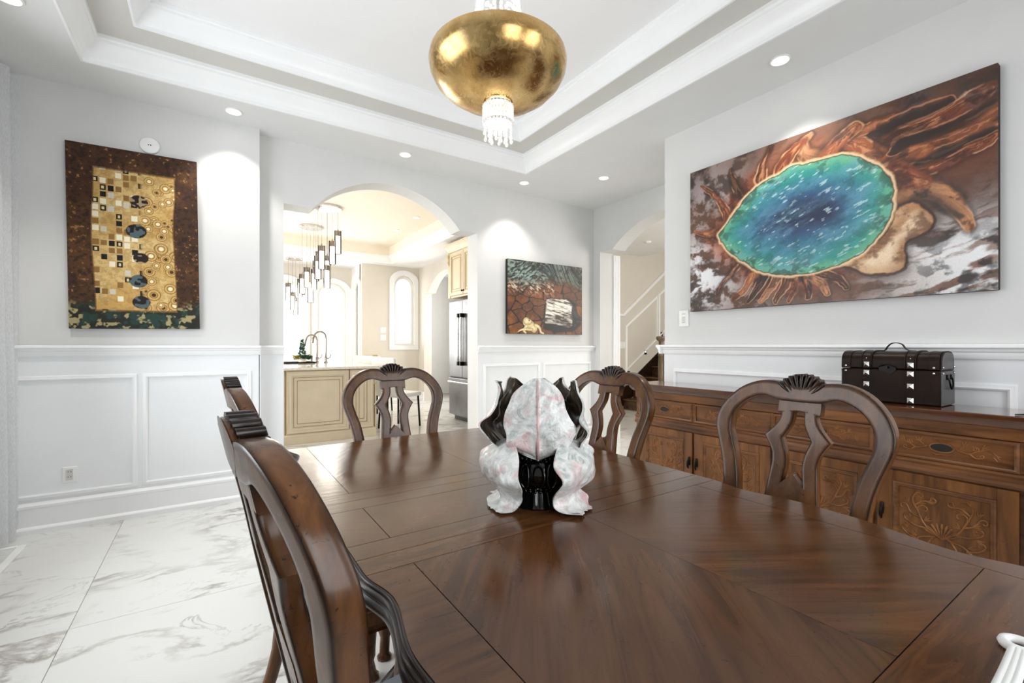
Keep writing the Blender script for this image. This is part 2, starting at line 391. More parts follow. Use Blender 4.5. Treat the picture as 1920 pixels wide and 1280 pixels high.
# kitchen shell
XK, YK, YBAY = 3.70, 9.22, 10.0
poly = [(10.2, 0), (8.93, 0), (8.93, 2.24)]+arch(7.1, 8.72, 2.24, .36)[::-1]+[(6.9, 2.24), (6.9, 0), (4.27, 0), (4.27, 3.2), (10.2, 3.2)]
struct('wall_kitchen_right', MB().prism(poly, fX, XK, XK+.17), 'warmwall')
kw = [(3.16, 3.585, 1.16, 2.42, .2)]
wall_windows('wall_kitchen_back', kw, 2.5, XK, fY, YK, YK+.16, 'warmwall', 3.2)
window(kw, fY, YK, YK+.16, True)
bw = [(-.25, .58, .55, 2.26, .2), (.82, 1.57, .55, 2.26, .2), (1.81, 2.38, .55, 2.26, .2)]
wall_windows('wall_bay', bw, -.8, 2.5, fY, YBAY, YBAY+.15, 'warmwall', 3.2)
window(bw, fY, YBAY, YBAY+.15, True)
sw = [(9.42, 9.9, .55, 2.36, .18)]
wall_windows('wall_bay_side', sw, YK+.1, YBAY, fX, 2.5, 2.62, 'trim', 3.2)
window(sw, fX, 2.5, 2.62, True)
wk = [(5.1, 8.3, .95, 2.45, 0)]
wall_windows('wall_kitchen_left', wk, 4.2, 10.2, fX, -1.6, -1.45, 'warmwall', 3.2)
window(wk, fX, -1.45, -1.6)
# kitchen ceiling with a stepped tray
def slab_hole(x0, y0, x1, y1, hx0, hy0, hx1, hy1, z0, z1):
    return MB().box(x0, y0, z0, x1, hy0, z1).box(x0, hy1, z0, x1, y1, z1).box(x0, hy0, z0, hx0, hy1, z1).box(hx1, hy0, z0, x1, hy1, z1)
struct('ceiling_kitchen', slab_hole(-1.6, 4.27, 3.9, 10.2, -.8, 4.75, 3.04, 9.0, 2.8, 2.95), 'ceilwhite')
struct('ceiling_kitchen_upper', slab_hole(-1.6, 4.27, 3.9, 10.2, -.72, 4.83, 2.96, 8.92, 2.95, 3.12).box(-1.6, 4.27, 3.12, 3.9, 10.2, 3.2), 'creamceil')
crown = [(0, 0), (.012, 0), (.012, .022), (.02, .03), (.026, .05), (.045, .078), (.068, .1), (.078, .108), (.078, .122), (.088, .128), (.088, .15), (0, .15)]
def rect(x0, y0, x1, y1, z): return [(x0, y0, z), (x1, y0, z), (x1, y1, z), (x0, y1, z)]
struct('trim_1', MB().sweep(crown, rect(-.8, 4.75, 3.04, 9.0, 2.8), (0, 0, 1), True), 'trim', smooth=30)
# dining ceiling: soffit, middle step, top
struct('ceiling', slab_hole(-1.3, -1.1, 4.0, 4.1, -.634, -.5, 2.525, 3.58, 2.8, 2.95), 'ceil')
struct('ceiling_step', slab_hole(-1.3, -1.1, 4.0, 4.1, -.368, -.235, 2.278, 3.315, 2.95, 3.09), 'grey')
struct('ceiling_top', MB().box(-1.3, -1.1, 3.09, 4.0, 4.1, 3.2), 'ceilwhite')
struct('trim_2', MB().sweep(crown, rect(-.634, -.5, 2.525, 3.58, 2.8), (0, 0, 1), True), 'trim', smooth=30)
struct('trim_3', MB().sweep([(a*.95, b*.93) for a, b in crown], rect(-.368, -.235, 2.278, 3.315, 2.95), (0, 0, 1), True), 'trim', smooth=30)
# wainscot skins, chair rails, panel mouldings, baseboards
tn = 3
def trim(mb, mat='trim', smooth=30):
    global tn; tn += 1; return struct('trim_%d' % tn, mb, mat, smooth=smooth)
rail = [(0, 0), (0, .012), (.012, .018), (.03, .018), (.036, .026), (.046, .03), (.054, .042), (.066, .042), (.07, .034), (.07, 0)]
base = [(0, 0), (0, .03), (.03, .03), (.04, .024), (.045, .016), (.15, .016), (.158, .022), (.172, .022), (.185, .012), (.19, .008), (.19, 0)]
pm = [(0, 0), (0, .012), (.008, .016), (.016, .012), (.024, .01), (.03, .004), (.03, 0)]
trim(MB().box(-1.13, YB-.006, 0, .305, YB, 1.09).box(.300, YB-.006, 0, .311, YR, 1.09).box(.305, YR-.006, 0, .483, YR, 1.09), 'wains', None)
trim(MB().box(2.259, YR-.006, 0, 3.87, YR, 1.09), 'wains', None)
trim(MB().box(XR-.006, -1.0, 0, XR, 2.364, 1.09).box(XR-.006, 2.358, 0, XR+.16, 2.364, 1.09), 'wains', None)
# wall faces look towards -Y: run along -X so that N x t points up
trim(MB().sweep(rail, [(-1.13, YB-.006, 1.083), (.31, YB-.006, 1.083)], (0, -1, 0)).sweep(rail, [(.29, YR-.006, 1.083), (.483, YR-.006, 1.083)], (0, -1, 0)))
trim(MB().sweep(rail, [(2.259, YR-.006, 1.083), (3.86, YR-.006, 1.083)], (0, -1, 0)))
trim(MB().sweep(rail, [(XR-.006, 2.40, 1.088), (XR-.006, -1, 1.088)], (-1, 0, 0)).sweep(rail, [(XR+.16, 2.364, 1.088), (XR-.05, 2.364, 1.088)], (0, 1, 0)))
def panel_y(x0, x1, z0, z1, y): return MB().sweep(pm, [(x1, y, z0), (x0, y, z0), (x0, y, z1), (x1, y, z1)], (0, -1, 0), True)
trim(panel_y(-1.05, -.445, .235, .935, YB-.006)); trim(panel_y(-.363, .222, .235, .935, YB-.006))
trim(panel_y(2.353, 3.023, .235, .935, YR-.006)); trim(panel_y(3.12, 3.79, .235, .935, YR-.006))
def panel_x(y0, y1, z0, z1, x): return MB().sweep(pm, [(x, y0, z0), (x, y1, z0), (x, y1, z1), (x, y0, z1)], (-1, 0, 0), True)
trim(panel_x(1.42, 2.24, .235, .945, XR-.006)); trim(panel_x(.48, 1.30, .235, .945, XR-.006)); trim(panel_x(-.5, .36, .235, .945, XR-.006))
struct('baseboard_back', MB().sweep(base, [(-1.13, YB-.006, 0), (.33, YB-.006, 0)], (0, -1, 0)).sweep(base, [(.3, YR-.006, 0), (.483, YR-.006, 0)], (0, -1, 0)).sweep(base, [(2.259, YR-.006, 0), (3.87, YR-.006, 0)], (0, -1, 0)), 'trim', smooth=30)
struct('baseboard_right', MB().sweep(base, [(XR-.006, 2.364, 0), (XR-.006, -1, 0)], (-1, 0, 0)), 'trim', smooth=30)
struct('baseboard_kitchen', MB().sweep(base, [(2.5, YK, 0), (XK, YK, 0)], (0, -1, 0)).sweep(base, [(XK, YK, 0), (XK, 8.93, 0)], (-1, 0, 0)), 'trim', smooth=30)
# kitchen niche behind the side arch, with sheer curtain light
struct('wall_niche', MB().box(5.0, 6.3, 0, 5.15, 10.2, 3).box(3.87, 10.05, 0, 5.15, 10.2, 3).box(3.87, 6.3, 0, 5.0, 6.4, 3), 'wall')
struct('ceiling_niche', MB().box(3.87, 6.3, 2.8, 5.15, 10.2, 2.95), 'ceilwhite')
area('daylight_niche', (4.9, 8.2, 1.7), (0, PI/2, 0), 1.8, 1.2, 90, (1, .99, .97))

# stair hall
YS = 5.8
struct('wall_stair', MB().box(4.05, YS, 0, 9.4, YS+.15, 5.5), 'warmwall')
struct('wall_hall_end', MB().box(9.3, .8, 0, 9.45, YS, 5.5), 'warmwall')
wall_windows('wall_entry', [(5.2, 7.2, .8, 2.5, 0)], 4.05, 9.4, fY, .9, 1.05, 'warmwall')
window([(5.2, 7.2, .8, 2.5, 0)], fY, 1.05, .9)
mb = MB().box(4.08, .9, 2.82, 6.72, YS, 2.95)
mb.prism([(6.72, 2.82), (6.95, 2.87), (9.4, 4.5), (9.4, 4.65), (6.9, 3.0), (6.72, 2.95)], fY, .9, YS)
struct('ceiling_hall', mb, 'ceilwhite')
dg = (.78/1.14)   # slope of stair
trim(MB().sweep([(0, 0), (0, .02), (.02, .035), (.045, .035), (.05, .02), (.05, 0)], [(8.6, YS, 1.735+.752*(8.6-6.24)), (6.24, YS, 1.735), (6.13, YS, 1.735)], (0, -1, 0)))
def slant_panel(x0, x1, lo, hi, k=.69):
    zb = lambda x: .50+k*(x-6.25)
    return MB().sweep([(0, 0), (0, .016), (.02, .02), (.035, .012), (.04, 0)], [(x1, YS, zb(x1)+lo), (x0, YS, zb(x0)+lo), (x0, YS, zb(x0)+hi), (x1, YS, zb(x1)+hi)], (0, -1, 0), True)
trim(slant_panel(6.36, 7.17, .16, .92)); trim(slant_panel(7.28, 8.4, .16, .92))
mb = MB()
for k in range(5):
    mb.box(4.085+.022*k, 3.93, 0, 4.085+.022*k+.016, 3.99, 2.25)
trim(mb.box(4.08, 3.95, 0, 4.20, 4.05, 2.25), 'trim', None)

# ------------------------------------------------------------------ dining table
tb = thing('dining_table', (.72, 1.01, 0), 'large dark brown wooden dining table with grooved veneer top and scalloped edges', 'table')
def eL(y):
    d = abs(y-1.01)
    K = [(0, .216), (.22, .216), (.32, .234), (.47, .211), (.56, .216), (.76, .258), (.86, .236), (.90, .232)]
    for (a, p), (b, q) in zip(K, K[1:]):
        if d <= b: t = (d-a)/(b-a); t = t*t*(3-2*t); return p+(q-p)*t
    return K[-1][1]
eR = lambda y: 1.44-eL(y)
YN, YF = .115, 1.905
def endy(x, sgn): return 1.01+sgn*(.878+.017*(1-((x-.72)/.5)**2))
ys = np.linspace(YN+.012, YF-.012, 110)
xs = np.linspace(.27, 1.17, 24)
outline = [(eL(y), y) for y in ys]+[(.245, endy(.245, 1)-.002)]+[(x, endy(x, 1)) for x in xs]+[(1.195, endy(1.195, 1)-.002)]+[(eR(y), y) for y in ys[::-1]]+[(1.195, endy(1.195, -1)+.002)]+[(x, endy(x, -1)) for x in xs[::-1]]+[(.245, endy(.245, -1)+.002)]
def offset(poly, d):
    n = len(poly); out = []
    for i in range(n):
        a = Vector(poly[i-1]+(0,)) if False else Vector((*poly[i-1], 0)); b = Vector((*poly[i], 0)); c = Vector((*poly[(i+1) % n], 0))
        t = ((b-a).normalized()+(c-b).normalized())
        t = t.normalized() if t.length > 1e-6 else (c-b).normalized()
        out.append((b.x-t.y*d, b.y+t.x*d))
    return out
rings = [(0, .7585), (.002, .758), (.004, .755), (.0035, .752), (.0065, .750), (.009, .746), (.0085, .741), (.0065, .738), (.010, .735), (.012, .729), (.010, .722), (.004, .716), (-.03, .714)]
mb = MB(); n = len(outline); vs = []
for d, z in rings: vs += [(x, y, z) for x, y in offset(outline, d)]
fs = [(r*n+i, r*n+(i+1) % n, (r+1)*n+(i+1) % n, (r+1)*n+i) for r in range(len(rings)-1) for i in range(n)]
mb.add(vs, fs+[tuple(range(n)), tuple((len(rings)-1)*n+i for i in range(n-1, -1, -1))])
mb.build('edge_moulding', 'tableedge', tb, smooth=50)
G = .0016
def strip(y0, y1, xa, xb, mat, name='top_board', end=0):
    la = np.linspace(y0+G, y1-G, max(2, int((y1-y0)/.012)))
    fa = xa if callable(xa) else (lambda y: xa+G); fb = xb if callable(xb) else (lambda y: xb-G)
    if end == 0: P = [(fa(y), y) for y in la]+[(fb(y), y) for y in la[::-1]]
    MB().prism(P, lambda a, b, d: (a, b, d), .752, .760).build(name, mat, tb, bevel=.0008)
def board(poly, mat, name='top_board'): MB().prism(poly, lambda a, b, d: (a, b, d), .752, .760).build(name, mat, tb, bevel=.0008)
XA, XB, XC = .303, 1.132, .7175
eLi = lambda y: eL(y)+.003
eRi = lambda y: eR(y)-.003
for sg in (-1, 1):
    lo, hi = (.209, .780) if sg < 0 else (1.24, 1.812)
    strip(lo, hi, XA, XC+G-.0004, 'veneerL', 'veneer_panel'); strip(lo, hi, XC-G+.0004, XB, 'veneerR', 'veneer_panel')
    a, b = (YN+.012, .780) if sg < 0 else (1.24, YF-.012)
    strip(a, b, eLi, XA, 'tablewood'); strip(a, b, XB, eRi, 'tablewood')
    X = np.linspace(XA+G, XB-G, 24); ye = lo-G if sg < 0 else hi+G
    P = [(x, ye) for x in X]+[(x, endy(x, sg)-sg*.003) for x in X[::-1]]
    board(P, 'tablewood')
for y0, y1 in ((.780, .843), (.843, .908), (1.11, 1.175), (1.175, 1.24)): strip(y0, y1, eLi, eRi, 'tablewood')
strip(.908, 1.11, XA, XB, 'tablewood', 'leaf_panel'); strip(.908, 1.11, eLi, XA, 'veneerR'); strip(.908, 1.11, XB, eRi, 'veneerL')
MB().box(.31, .24, .60, 1.13, 1.78, .69).build('apron', 'tableedge', tb, bevel=.01)
for yc in (.60, 1.42):
    MB().lathe([(.0001, .05), (.09, .05), (.09, .1), (.06, .14), (.05, .2), (.085, .3), (.095, .38), (.06, .46), (.05, .5), (.085, .54), (.09, .61)], 24, (.72, yc, 0)).build('pedestal', 'tableedge', tb, smooth=40)
    for sx in (-1, 1):
        p = [(.72+sx*(.05+.05*k), yc, .16-.012*k*k/2+.0) for k in range(0, 5)]
        p = [(.72+sx*.05, yc, .17), (.72+sx*.12, yc, .17), (.72+sx*.2, yc, .11), (.72+sx*.28, yc, .05), (.72+sx*.33, yc, .032)]
        MB().tube(spline(p, 5), .03, 10).build('leg', 'tableedge', tb, smooth=60)

# ------------------------------------------------------------------ dining chairs
RK, CV = .22, .42
def warp(x, y, z): return (x, y-.190-RK*(z-.47)+CV*x*x, z)
def strip_solid(outer, inner, t, w=.045, e=.0045):
    # flat-faced bar with eased, darkened edges between two curves; t = thickness in depth
    m = len(outer); vs = []; at = []; ea = e/w; ed = e/t; q3 = .3
    SEC = [(0, -.5+ed, .35), (ea*q3, -.5+ed*q3, 1), (ea, -.5, .35), (ea*2.6, -.5, 0), (1-ea*2.6, -.5, 0), (1-ea, -.5, .35), (1-ea*q3, -.5+ed*q3, 1), (1, -.5+ed, .35), (1, -.5+ed*2.6, 0)]
    SEC = SEC+[(a, -d, k) for a, d, k in SEC[::-1]]+[]
    SEC = [(0, -.5+ed*2.6, 0)]+SEC+[(0, .5-ed*2.6, 0)]
    for (ox, oz), (ix, iz) in zip(outer, inner):
        for a, d, k in SEC: vs.append(warp(ox+(ix-ox)*a, d*t, oz+(iz-oz)*a)); at.append(k)
    q = len(SEC)
    fs = [(i*q+k, i*q+(k+1) % q, (i+1)*q+(k+1) % q, (i+1)*q+k) for i in range(m-1) for k in range(q)]
    fs += [tuple(range(q)), tuple((m-1)*q+k for k in range(q-1, -1, -1))]
    b = MB().add(vs, fs); b.at = at; return b
HO = [(0, 1.03), (.06, 1.044), (.115, 1.044), (.168, 1.021), (.208, .980), (.229, .935), (.230, .895), (.216, .848), (.201, .80), (.19, .74), (.185, .65), (.19, .55), (.2, .455)]
HI = [(0, .988), (.055, .990), (.095, 1.000), (.13, .992), (.163, .967), (.183, .935), (.187, .895), (.176, .855), (.161, .81), (.148, .74), (.142, .65), (.148, .55), (.157, .455)]
SO = [[(.056, .992), (.047, .952), (.058, .92), (.088, .886)], [(.088, .886), (.066, .849), (.060, .815), (.066, .75), (.074, .66), (.078, .49)]]
SI = [[(.013, .964), (.016, .93), (.026, .905), (.038, .882)], [(.038, .882), (.025, .844), (.021, .81), (.027, .76), (.035, .66), (.036, .49)]]
def make_chair(label, group):
    t = thing('dining_chair', (0, 0, 0), label, 'chair', group)
    o = spline(HO, 6); i = spline(HI, 6)
    o = [(-a, b) for a, b in o[::-1]]+o[1:]; i = [(-a, b) for a, b in i[::-1]]+i[1:]
    b = strip_solid(o, i, .037); b.build('back_frame', 'chair', t, smooth=40, local=True, attr=b.at)
    for sg in (-1, 1):
        so = spline(SO[0], 5)+spline(SO[1], 5)[1:]; si = spline(SI[0], 5)+spline(SI[1], 5)[1:]
        b = strip_solid([(sg*a, c) for a, c in so], [(sg*a, c) for a, c in si], .026, .04, .0035); b.build('splat', 'chair', t, smooth=40, local=True, attr=b.at)
    X_ = np.linspace(-.056, .056, 9); b = strip_solid([(x, .994) for x in X_], [(x, .956+.004*math.cos(x*60)) for x in X_], .026, .04, .003); b.build('splat_bar', 'chair', t, smooth=40, local=True, attr=b.at)
    MB().prism([(-.034, .70), (.034, .70), (.034, .748), (0, .786), (-.034, .748)], lambda a, b, d: warp(a, d, b), -.014, .014).build('splat_point', 'chair', t, local=True, bevel=.003)
    # carved shell of nine rolls
    mb = MB(); nt = 90; nr = 6
    def shell(th, r, front):
        ph = th/math.radians(54)*4.5; fr = (ph+.5) % 1; rip = math.sqrt(max(0, 1-(2*fr-1)**2))
        rr = (.010+r*(.060+.012*rip))
        z = .987+rr*math.cos(th)*1.0; x = rr*math.sin(th)*.98
        d = (.012+(.002+.011*r)*rip)*(1-.3*max(0, r-.8)*5*.6) if front else -.011
        return warp(x, d, z)
    vs = []
    for k in range(nt+1):
        th = math.radians(-54)+math.radians(108)*k/nt
        ring = [shell(th, q/nr, True) for q in range(nr+1)]+[shell(th, q/nr, False) for q in range(nr, -1, -1)]
        vs += ring
    q = 2*(nr+1)
    fs = [(k*q+a, k*q+(a+1) % q, (k+1)*q+(a+1) % q, (k+1)*q+a) for k in range(nt) for a in range(q)]+[tuple(range(q)), tuple(nt*q+a for a in range(q))]
    mb.add(vs, fs).build('carved_shell', 'shell', t, smooth=50, local=True)
    F_ = [(.066*math.sin(a), .997+.066*math.cos(a)) for a in np.linspace(-math.radians(56), math.radians(56), 15)]+[(.012, .992), (-.012, .992)]
    MB().prism(F_, lambda a, b, d: warp(a, d, b), -.0188, -.009).build('crest_back', 'chair', t, local=True, bevel=.002)
    # seat
    seat = [(-.19, -.185), (.19, -.185), (.202, .0), (.204, .08), (.18, .122), (.12, .150), (-.12, .150), (-.18, .122), (-.204, .08), (-.202, 0)]
    MB().prism(seat, lambda a, b, d: (a, b, d), .395, .455).build('seat_frame', 'chair', t, local=True, bevel=.012, segs=2)
    MB().prism([(a*.93, b*.93) for a, b in seat], lambda a, b, d: (a, b, d), .452, .49).build('seat', 'seat', t, local=True, bevel=.014, segs=3, smooth=60)
    for sg in (-1, 1):
        MB().tube(spline([(sg*.158, .095, .42), (sg*.170, .108, .34), (sg*.164, .10, .2), (sg*.160, .092, .09), (sg*.168, .106, .02), (sg*.168, .106, 0)], 4), [.036]*5+[.034]*4+[.026]*4+[.018]*4+[.026]*4, 10).build('leg', 'chair', t, local=True, smooth=60)
        MB().tube(spline([(sg*.178, -.160, .47), (sg*.178, -.165, .3), (sg*.186, -.20, .12), (sg*.195, -.25, 0)], 4), [.024]*6+[.02]*7, 8).build('leg', 'chair', t, local=True, smooth=60)
    return t
GRP = 'carved dining chairs around the table'
ch = [('carved dining chair nearest the camera at the left side, seen edge-on from behind', (.345, .69), -84.5),
      ('carved dining chair behind the nearest one on the left side of the table', (.358, 1.412), -89),
      ('carved dining chair at the far end of the table in front of the cream island', (.70, 1.766), 180),
      ('carved dining chair right of the leaf centrepiece, in front of the stairs and sideboard end', (1.054, 1.315), 91),
      ('carved dining chair on the right in front of the sideboard doors, below the chest', (1.121, .635), 90)]
for k, (lb, (x, y), r) in enumerate(ch):
    c = make_chair(lb, GRP) if k == 0 else copy_tree(chair0)
    if k == 0: chair0 = c
    c['label'] = lb; c.location = (x, y, 0); c.rotation_euler = (0, 0, math.radians(r))

# ------------------------------------------------------------------ numpy painting helpers
def vnoise(x, y, seed):
    r = np.random.RandomState(seed).rand(64, 64)
    xi = np.floor(x).astype(int); yi = np.floor(y).astype(int); fx = x-xi; fy = y-yi
    fx = fx*fx*(3-2*fx); fy = fy*fy*(3-2*fy); a = xi % 64; b = yi % 64; a1 = (a+1) % 64; b1 = (b+1) % 64
    return (r[a, b]*(1-fx)+r[a1, b]*fx)*(1-fy)+(r[a, b1]*(1-fx)+r[a1, b1]*fx)*fy
def fbm(x, y, o=5, seed=1, g=.5):
    s_ = 0; a = 1; n_ = 0
    for k in range(o): s_ = s_+a*vnoise(x*2**k, y*2**k, seed+k); n_ += a; a *= g
    return s_/n_
def lin(*c): return np.array([s2l(v) for v in c])
def blend(img, a, col): return img*(1-a[..., None])+np.asarray(col)*a[..., None]
def sst(a, b, x): t = np.clip((x-a)/(b-a), 0, 1); return t*t*(3-2*t)
def polydist(X, Y, pts, closed):
    P = np.array(pts, float); d = np.full(X.shape, 9.); ins = np.zeros(X.shape, bool); par = np.zeros(X.shape); n = len(P); m = n if closed else n-1
    for i in range(m):
        a = P[i]; b = P[(i+1) % n]; e = b-a; L = (e*e).sum()+1e-12
        t = np.clip(((X-a[0])*e[0]+(Y-a[1])*e[1])/L, 0, 1); dd = np.hypot(X-a[0]-t*e[0], Y-a[1]-t*e[1])
        par = np.where(dd < d, (i+t)/m, par); d = np.minimum(d, dd)
        if closed:
            c = ((a[1] > Y) != (b[1] > Y)); xx = a[0]+(Y-a[1])/(b[1]-a[1]+1e-12)*e[0]; ins ^= c & (X < xx)
    return np.where(ins, -d, d) if closed else d, par
def canvas(name, w, h, nx, ny, fn, mat, parent, relief=.0015, wrap=False):
    """painted cloth face as a fine grid in local x (across), z (up), facing local -y"""
    u, v = np.meshgrid(np.linspace(0, 1, nx), np.linspace(0, 1, ny))
    img, hgt = fn(u, v, w/h)
    co = np.stack([(u-.5)*w, -hgt*relief-.0005, v*h], -1).reshape(-1, 3)
    idx = np.arange(nx*ny).reshape(ny, nx)
    q = np.stack([idx[:-1, :-1], idx[:-1, 1:], idx[1:, 1:], idx[1:, :-1]], -1).reshape(-1, 4)
    me = bpy.data.meshes.new(name); me.vertices.add(len(co)); me.vertices.foreach_set('co', co.astype(np.float32).ravel())
    me.loops.add(q.size); me.polygons.add(len(q)); me.loops.foreach_set('vertex_index', q.astype(np.int32).ravel())
    me.polygons.foreach_set('loop_start', (np.arange(len(q))*4).astype(np.int32)); me.update(calc_edges=True)
    at = me.color_attributes.new('Col', 'FLOAT_COLOR', 'POINT')
    at.data.foreach_set('color', np.concatenate([np.clip(img, 0, 1)**1.22, np.ones(img.shape[:2]+(1,))], -1).astype(np.float32).ravel())
    me.shade_smooth(); me.materials.append(M[mat]); o = bpy.data.objects.new(name, me); C.collection.objects.link(o); o.parent = parent; return o

def hot_spring(u, v, asp):
    X = u*asp; Y = v
    A = lambda pts: [(a*asp, b) for a, b in pts]
    wx = X+.06*(fbm(X*5, Y*5, 5, 11, .6)-.5); wy = Y+.06*(fbm(X*5+9, Y*5, 5, 21, .6)-.5)
    n1 = fbm(wx*4, wy*5, 6, 31, .6); n2 = fbm(wx*14, wy*16, 5, 41, .6); n3 = fbm(wx*3+5, wy*3, 4, 51)
    img = np.zeros(u.shape+(3,))+lin(112, 92, 80)
    img = blend(img, sst(.42, .62, n1), lin(158, 140, 132)); img = blend(img, sst(.55, .35, n2)*.75, lin(52, 38, 32))
    img = blend(img, sst(.55, .7, n3)*.5, lin(126, 86, 62))
    def region(cx, cy, rx, ry): return np.exp(-(((u-cx)/rx)**2+((v-cy)/ry)**2))
    img = blend(img, region(.12, .82, .16, .16)*sst(.35, .6, n2)*.9, lin(178, 168, 170))
    img = blend(img, region(.05, .25, .2, .3)*sst(.36, .56, n2), lin(226, 226, 230))
    img = blend(img, region(.08, .12, .15, .25)*sst(.52, .66, fbm(wx*9, wy*22, 4, 61)), lin(70, 58, 56))
    st = fbm(wx*6+wy*8, wy*26-wx*9, 5, 71)
    img = blend(img, np.clip(region(.95, .1, .24, .26)*1.2, 0, 1)*sst(.42, .6, st), lin(226, 226, 228))
    img = blend(img, np.clip(region(.78, .06, .12, .12), 0, 1)*sst(.45, .65, st), lin(196, 190, 186))
    img = blend(img, region(.95, .08, .2, .2)*sst(.5, .36, n2)*.8, lin(40, 40, 44))
    img = blend(img, region(1, 1, .17, .17)*.85, lin(40, 34, 32)); img = blend(img, region(.9, .9, .1, .05)*sst(.5, .65, st), lin(190, 186, 186))
    img = blend(img, region(.95, .5, .12, .14)*.7*sst(.3, .6, n2), lin(74, 60, 54))
    img = blend(img, region(.62, .06, .14, .1)*.8, lin(116, 78, 56))
    hgt = n2*.6
    pool = A([(.147,.521),(.193,.589),(.24,.672),(.295,.748),(.361,.8),(.441,.832),(.538,.822),(.621,.799),(.676,.756),(.723,.689),(.751,.603),(.759,.527),(.751,.446),(.735,.367),(.709,.302),(.663,.248),(.599,.205),(.523,.19),(.441,.186),(.379,.205),(.314,.249),(.245,.318),(.193,.401),(.158,.466)])
    dp, par = polydist(wx, wy, pool, True)
    img = blend(img, np.clip(region(.90, .72, .22, .24)*1.3, 0, 1)*sst(.25, .5, n1), lin(112, 66, 42)); img = blend(img, region(.55, .95, .3, .1)*sst(.3, .6, n1), lin(122, 84, 62))
    # ochre and rust ground round the spring
    ring = sst(.17, .02, dp+.12*(n1-.5))
    img = blend(img, ring*.9, lin(140, 82, 50)); img = blend(img, ring*sst(.55, .35, n2)*.8, lin(74, 40, 24)); img = blend(img, ring*sst(.52, .68, n1)*.7, lin(196, 130, 88))
    def arm(pts, w0, w1, col, edge=lin(222, 176, 136), dark=lin(44, 26, 18)):
        nonlocal img, hgt
        d, t = polydist(wx, wy, spline(A(pts), 6), False); w = w0+(w1-w0)*t
        q = d/w+.5*(n2-.5); m = sst(1.25, .7, q); str_ = fbm(X*6+wx*9, Y*26+q*3, 5, 81, .6)
        img = blend(img, sst(2.1, 1.0, q)*.6*sst(.3, .55, n1), dark)
        img = blend(img, m*(.75+.25*sst(.35, .55, n1)), np.asarray(col)*(.35+1.15*str_[..., None])); img = blend(img, m*sst(.7, .1, q)*sst(.48, .62, str_)*.7, lin(206, 150, 110))
        img = blend(img, m*sst(.5, .38, n2)*.6, dark)
        img = blend(img, sst(.22, .04, abs(d/w-1.0))*.65*sst(.45, .60, fbm(X*9+w0*50, Y*9, 3, 131)), edge); hgt = np.maximum(hgt, m*(1.2-q*.5))
    og, rs, br, tn_ = lin(158, 98, 62), lin(132, 74, 46), lin(96, 60, 42), lin(184, 136, 100)
    arm([(.735,.70),(.76,.79),(.819,.822),(.902,.85),(.985,.90)], .055, .03, rs); arm([(.76,.66),(.819,.70),(.886,.722),(.953,.75),(1.0,.78)], .07, .045, og)
    arm([(.766,.583),(.808,.599),(.848,.603),(.918,.633),(.991,.677)], .05, .02, rs)
    arm([(.766,.52),(.825,.51),(.875,.466),(.913,.385),(.94,.29)], .06, .02, tn_); arm([(.76,.60),(.80,.57),(.84,.54)], .08, .03, rs)
    arm([(.723,.738),(.663,.833),(.628,.891),(.696,.905),(.76,.915)], .05, .02, og); arm([(.554,.828),(.491,.875),(.483,.948),(.507,.985)], .045, .02, tn_)
    arm([(.406,.836),(.441,.916),(.483,.962)], .04, .02, rs); arm([(.324,.80),(.335,.90),(.361,.985)], .04, .012, br); arm([(.569,.833),(.613,.886),(.66,.93)], .05, .03, og)
    arm([(.193,.60),(.15,.73),(.058,.894)], .035, .01, rs); arm([(.152,.548),(.082,.538),(.022,.57)], .03, .008, og); arm([(.25,.70),(.22,.80),(.205,.92)], .03, .008, br)
    for k, (a, b) in enumerate((((.235,.29),(.14,.12)), ((.30,.219),(.22,.06)), ((.34,.20),(.28,.045)), ((.39,.18),(.33,.03)), ((.43,.17),(.385,.03)), ((.466,.166),(.441,.02)), ((.495,.161),(.507,.02)), ((.52,.17),(.57,.035)), ((.55,.18),(.63,.06)))):
        arm([a, ((a[0]+b[0])/2+.008, (a[1]+b[1])/2), b], .03, .014, (br, og, lin(70, 44, 30), tn_)[k % 4])
    # dark hollows between the arms
    for pts, w in (([(.70,.86),(.78,.885),(.9,.90)], .03), ([(.765,.735),(.80,.768),(.9,.775),(.985,.83)], .028), ([(.82,.635),(.87,.655),(.985,.71)], .022), ([(.80,.455),(.83,.475),(.87,.42),(.915,.35)], .028)):
        d, t = polydist(wx, wy, spline(A(pts), 6), False); w = w*(.35+.65*np.sin(np.clip(t*2.6+.3, 0, PI)))+.004; q = d/w+.5*(n2-.5); img = blend(img, sst(1.4, .4, q)*(.6+.4*n1), lin(46, 32, 25)); img = blend(img, sst(.2, .04, abs(d/w-1.2))*.6*sst(.46, .6, fbm(X*8, Y*8+t, 3, 141)), lin(206, 152, 116))
    d, t = polydist(wx, wy, spline(A([(.754,.43),(.808,.455),(.859,.37),(.85,.30),(.80,.262),(.795,.15),(.70,.121),(.635,.175),(.60,.21),(.70,.28),(.74,.34),(.757,.43)]), 4), True)
    lobe = sst(.006, -.01, d); sh = fbm(wx*4, wy*4, 4, 91)
    img = blend(img, sst(.05, .0, d)*.6, lin(60, 40, 30)); img = blend(img, lobe, lin(170, 130, 92)); img = blend(img, lobe*sst(-.0, -.07, d)*sst(.3, .6, fbm(X*5+Y*4, Y*14-X*9, 5, 151)), lin(226, 204, 178)); img = blend(img, lobe*sst(-.16, -.03, d)*.0+lobe*sst(.35, .65, sh)*.8, lin(214, 182, 146)); img = blend(img, lobe*sst(.55, .35, n2)*.8, lin(112, 76, 50))
    img = blend(img, sst(.012, .003, abs(d))*.8, lin(58, 36, 24)); hgt = np.where(lobe > .5, 1.0, hgt)
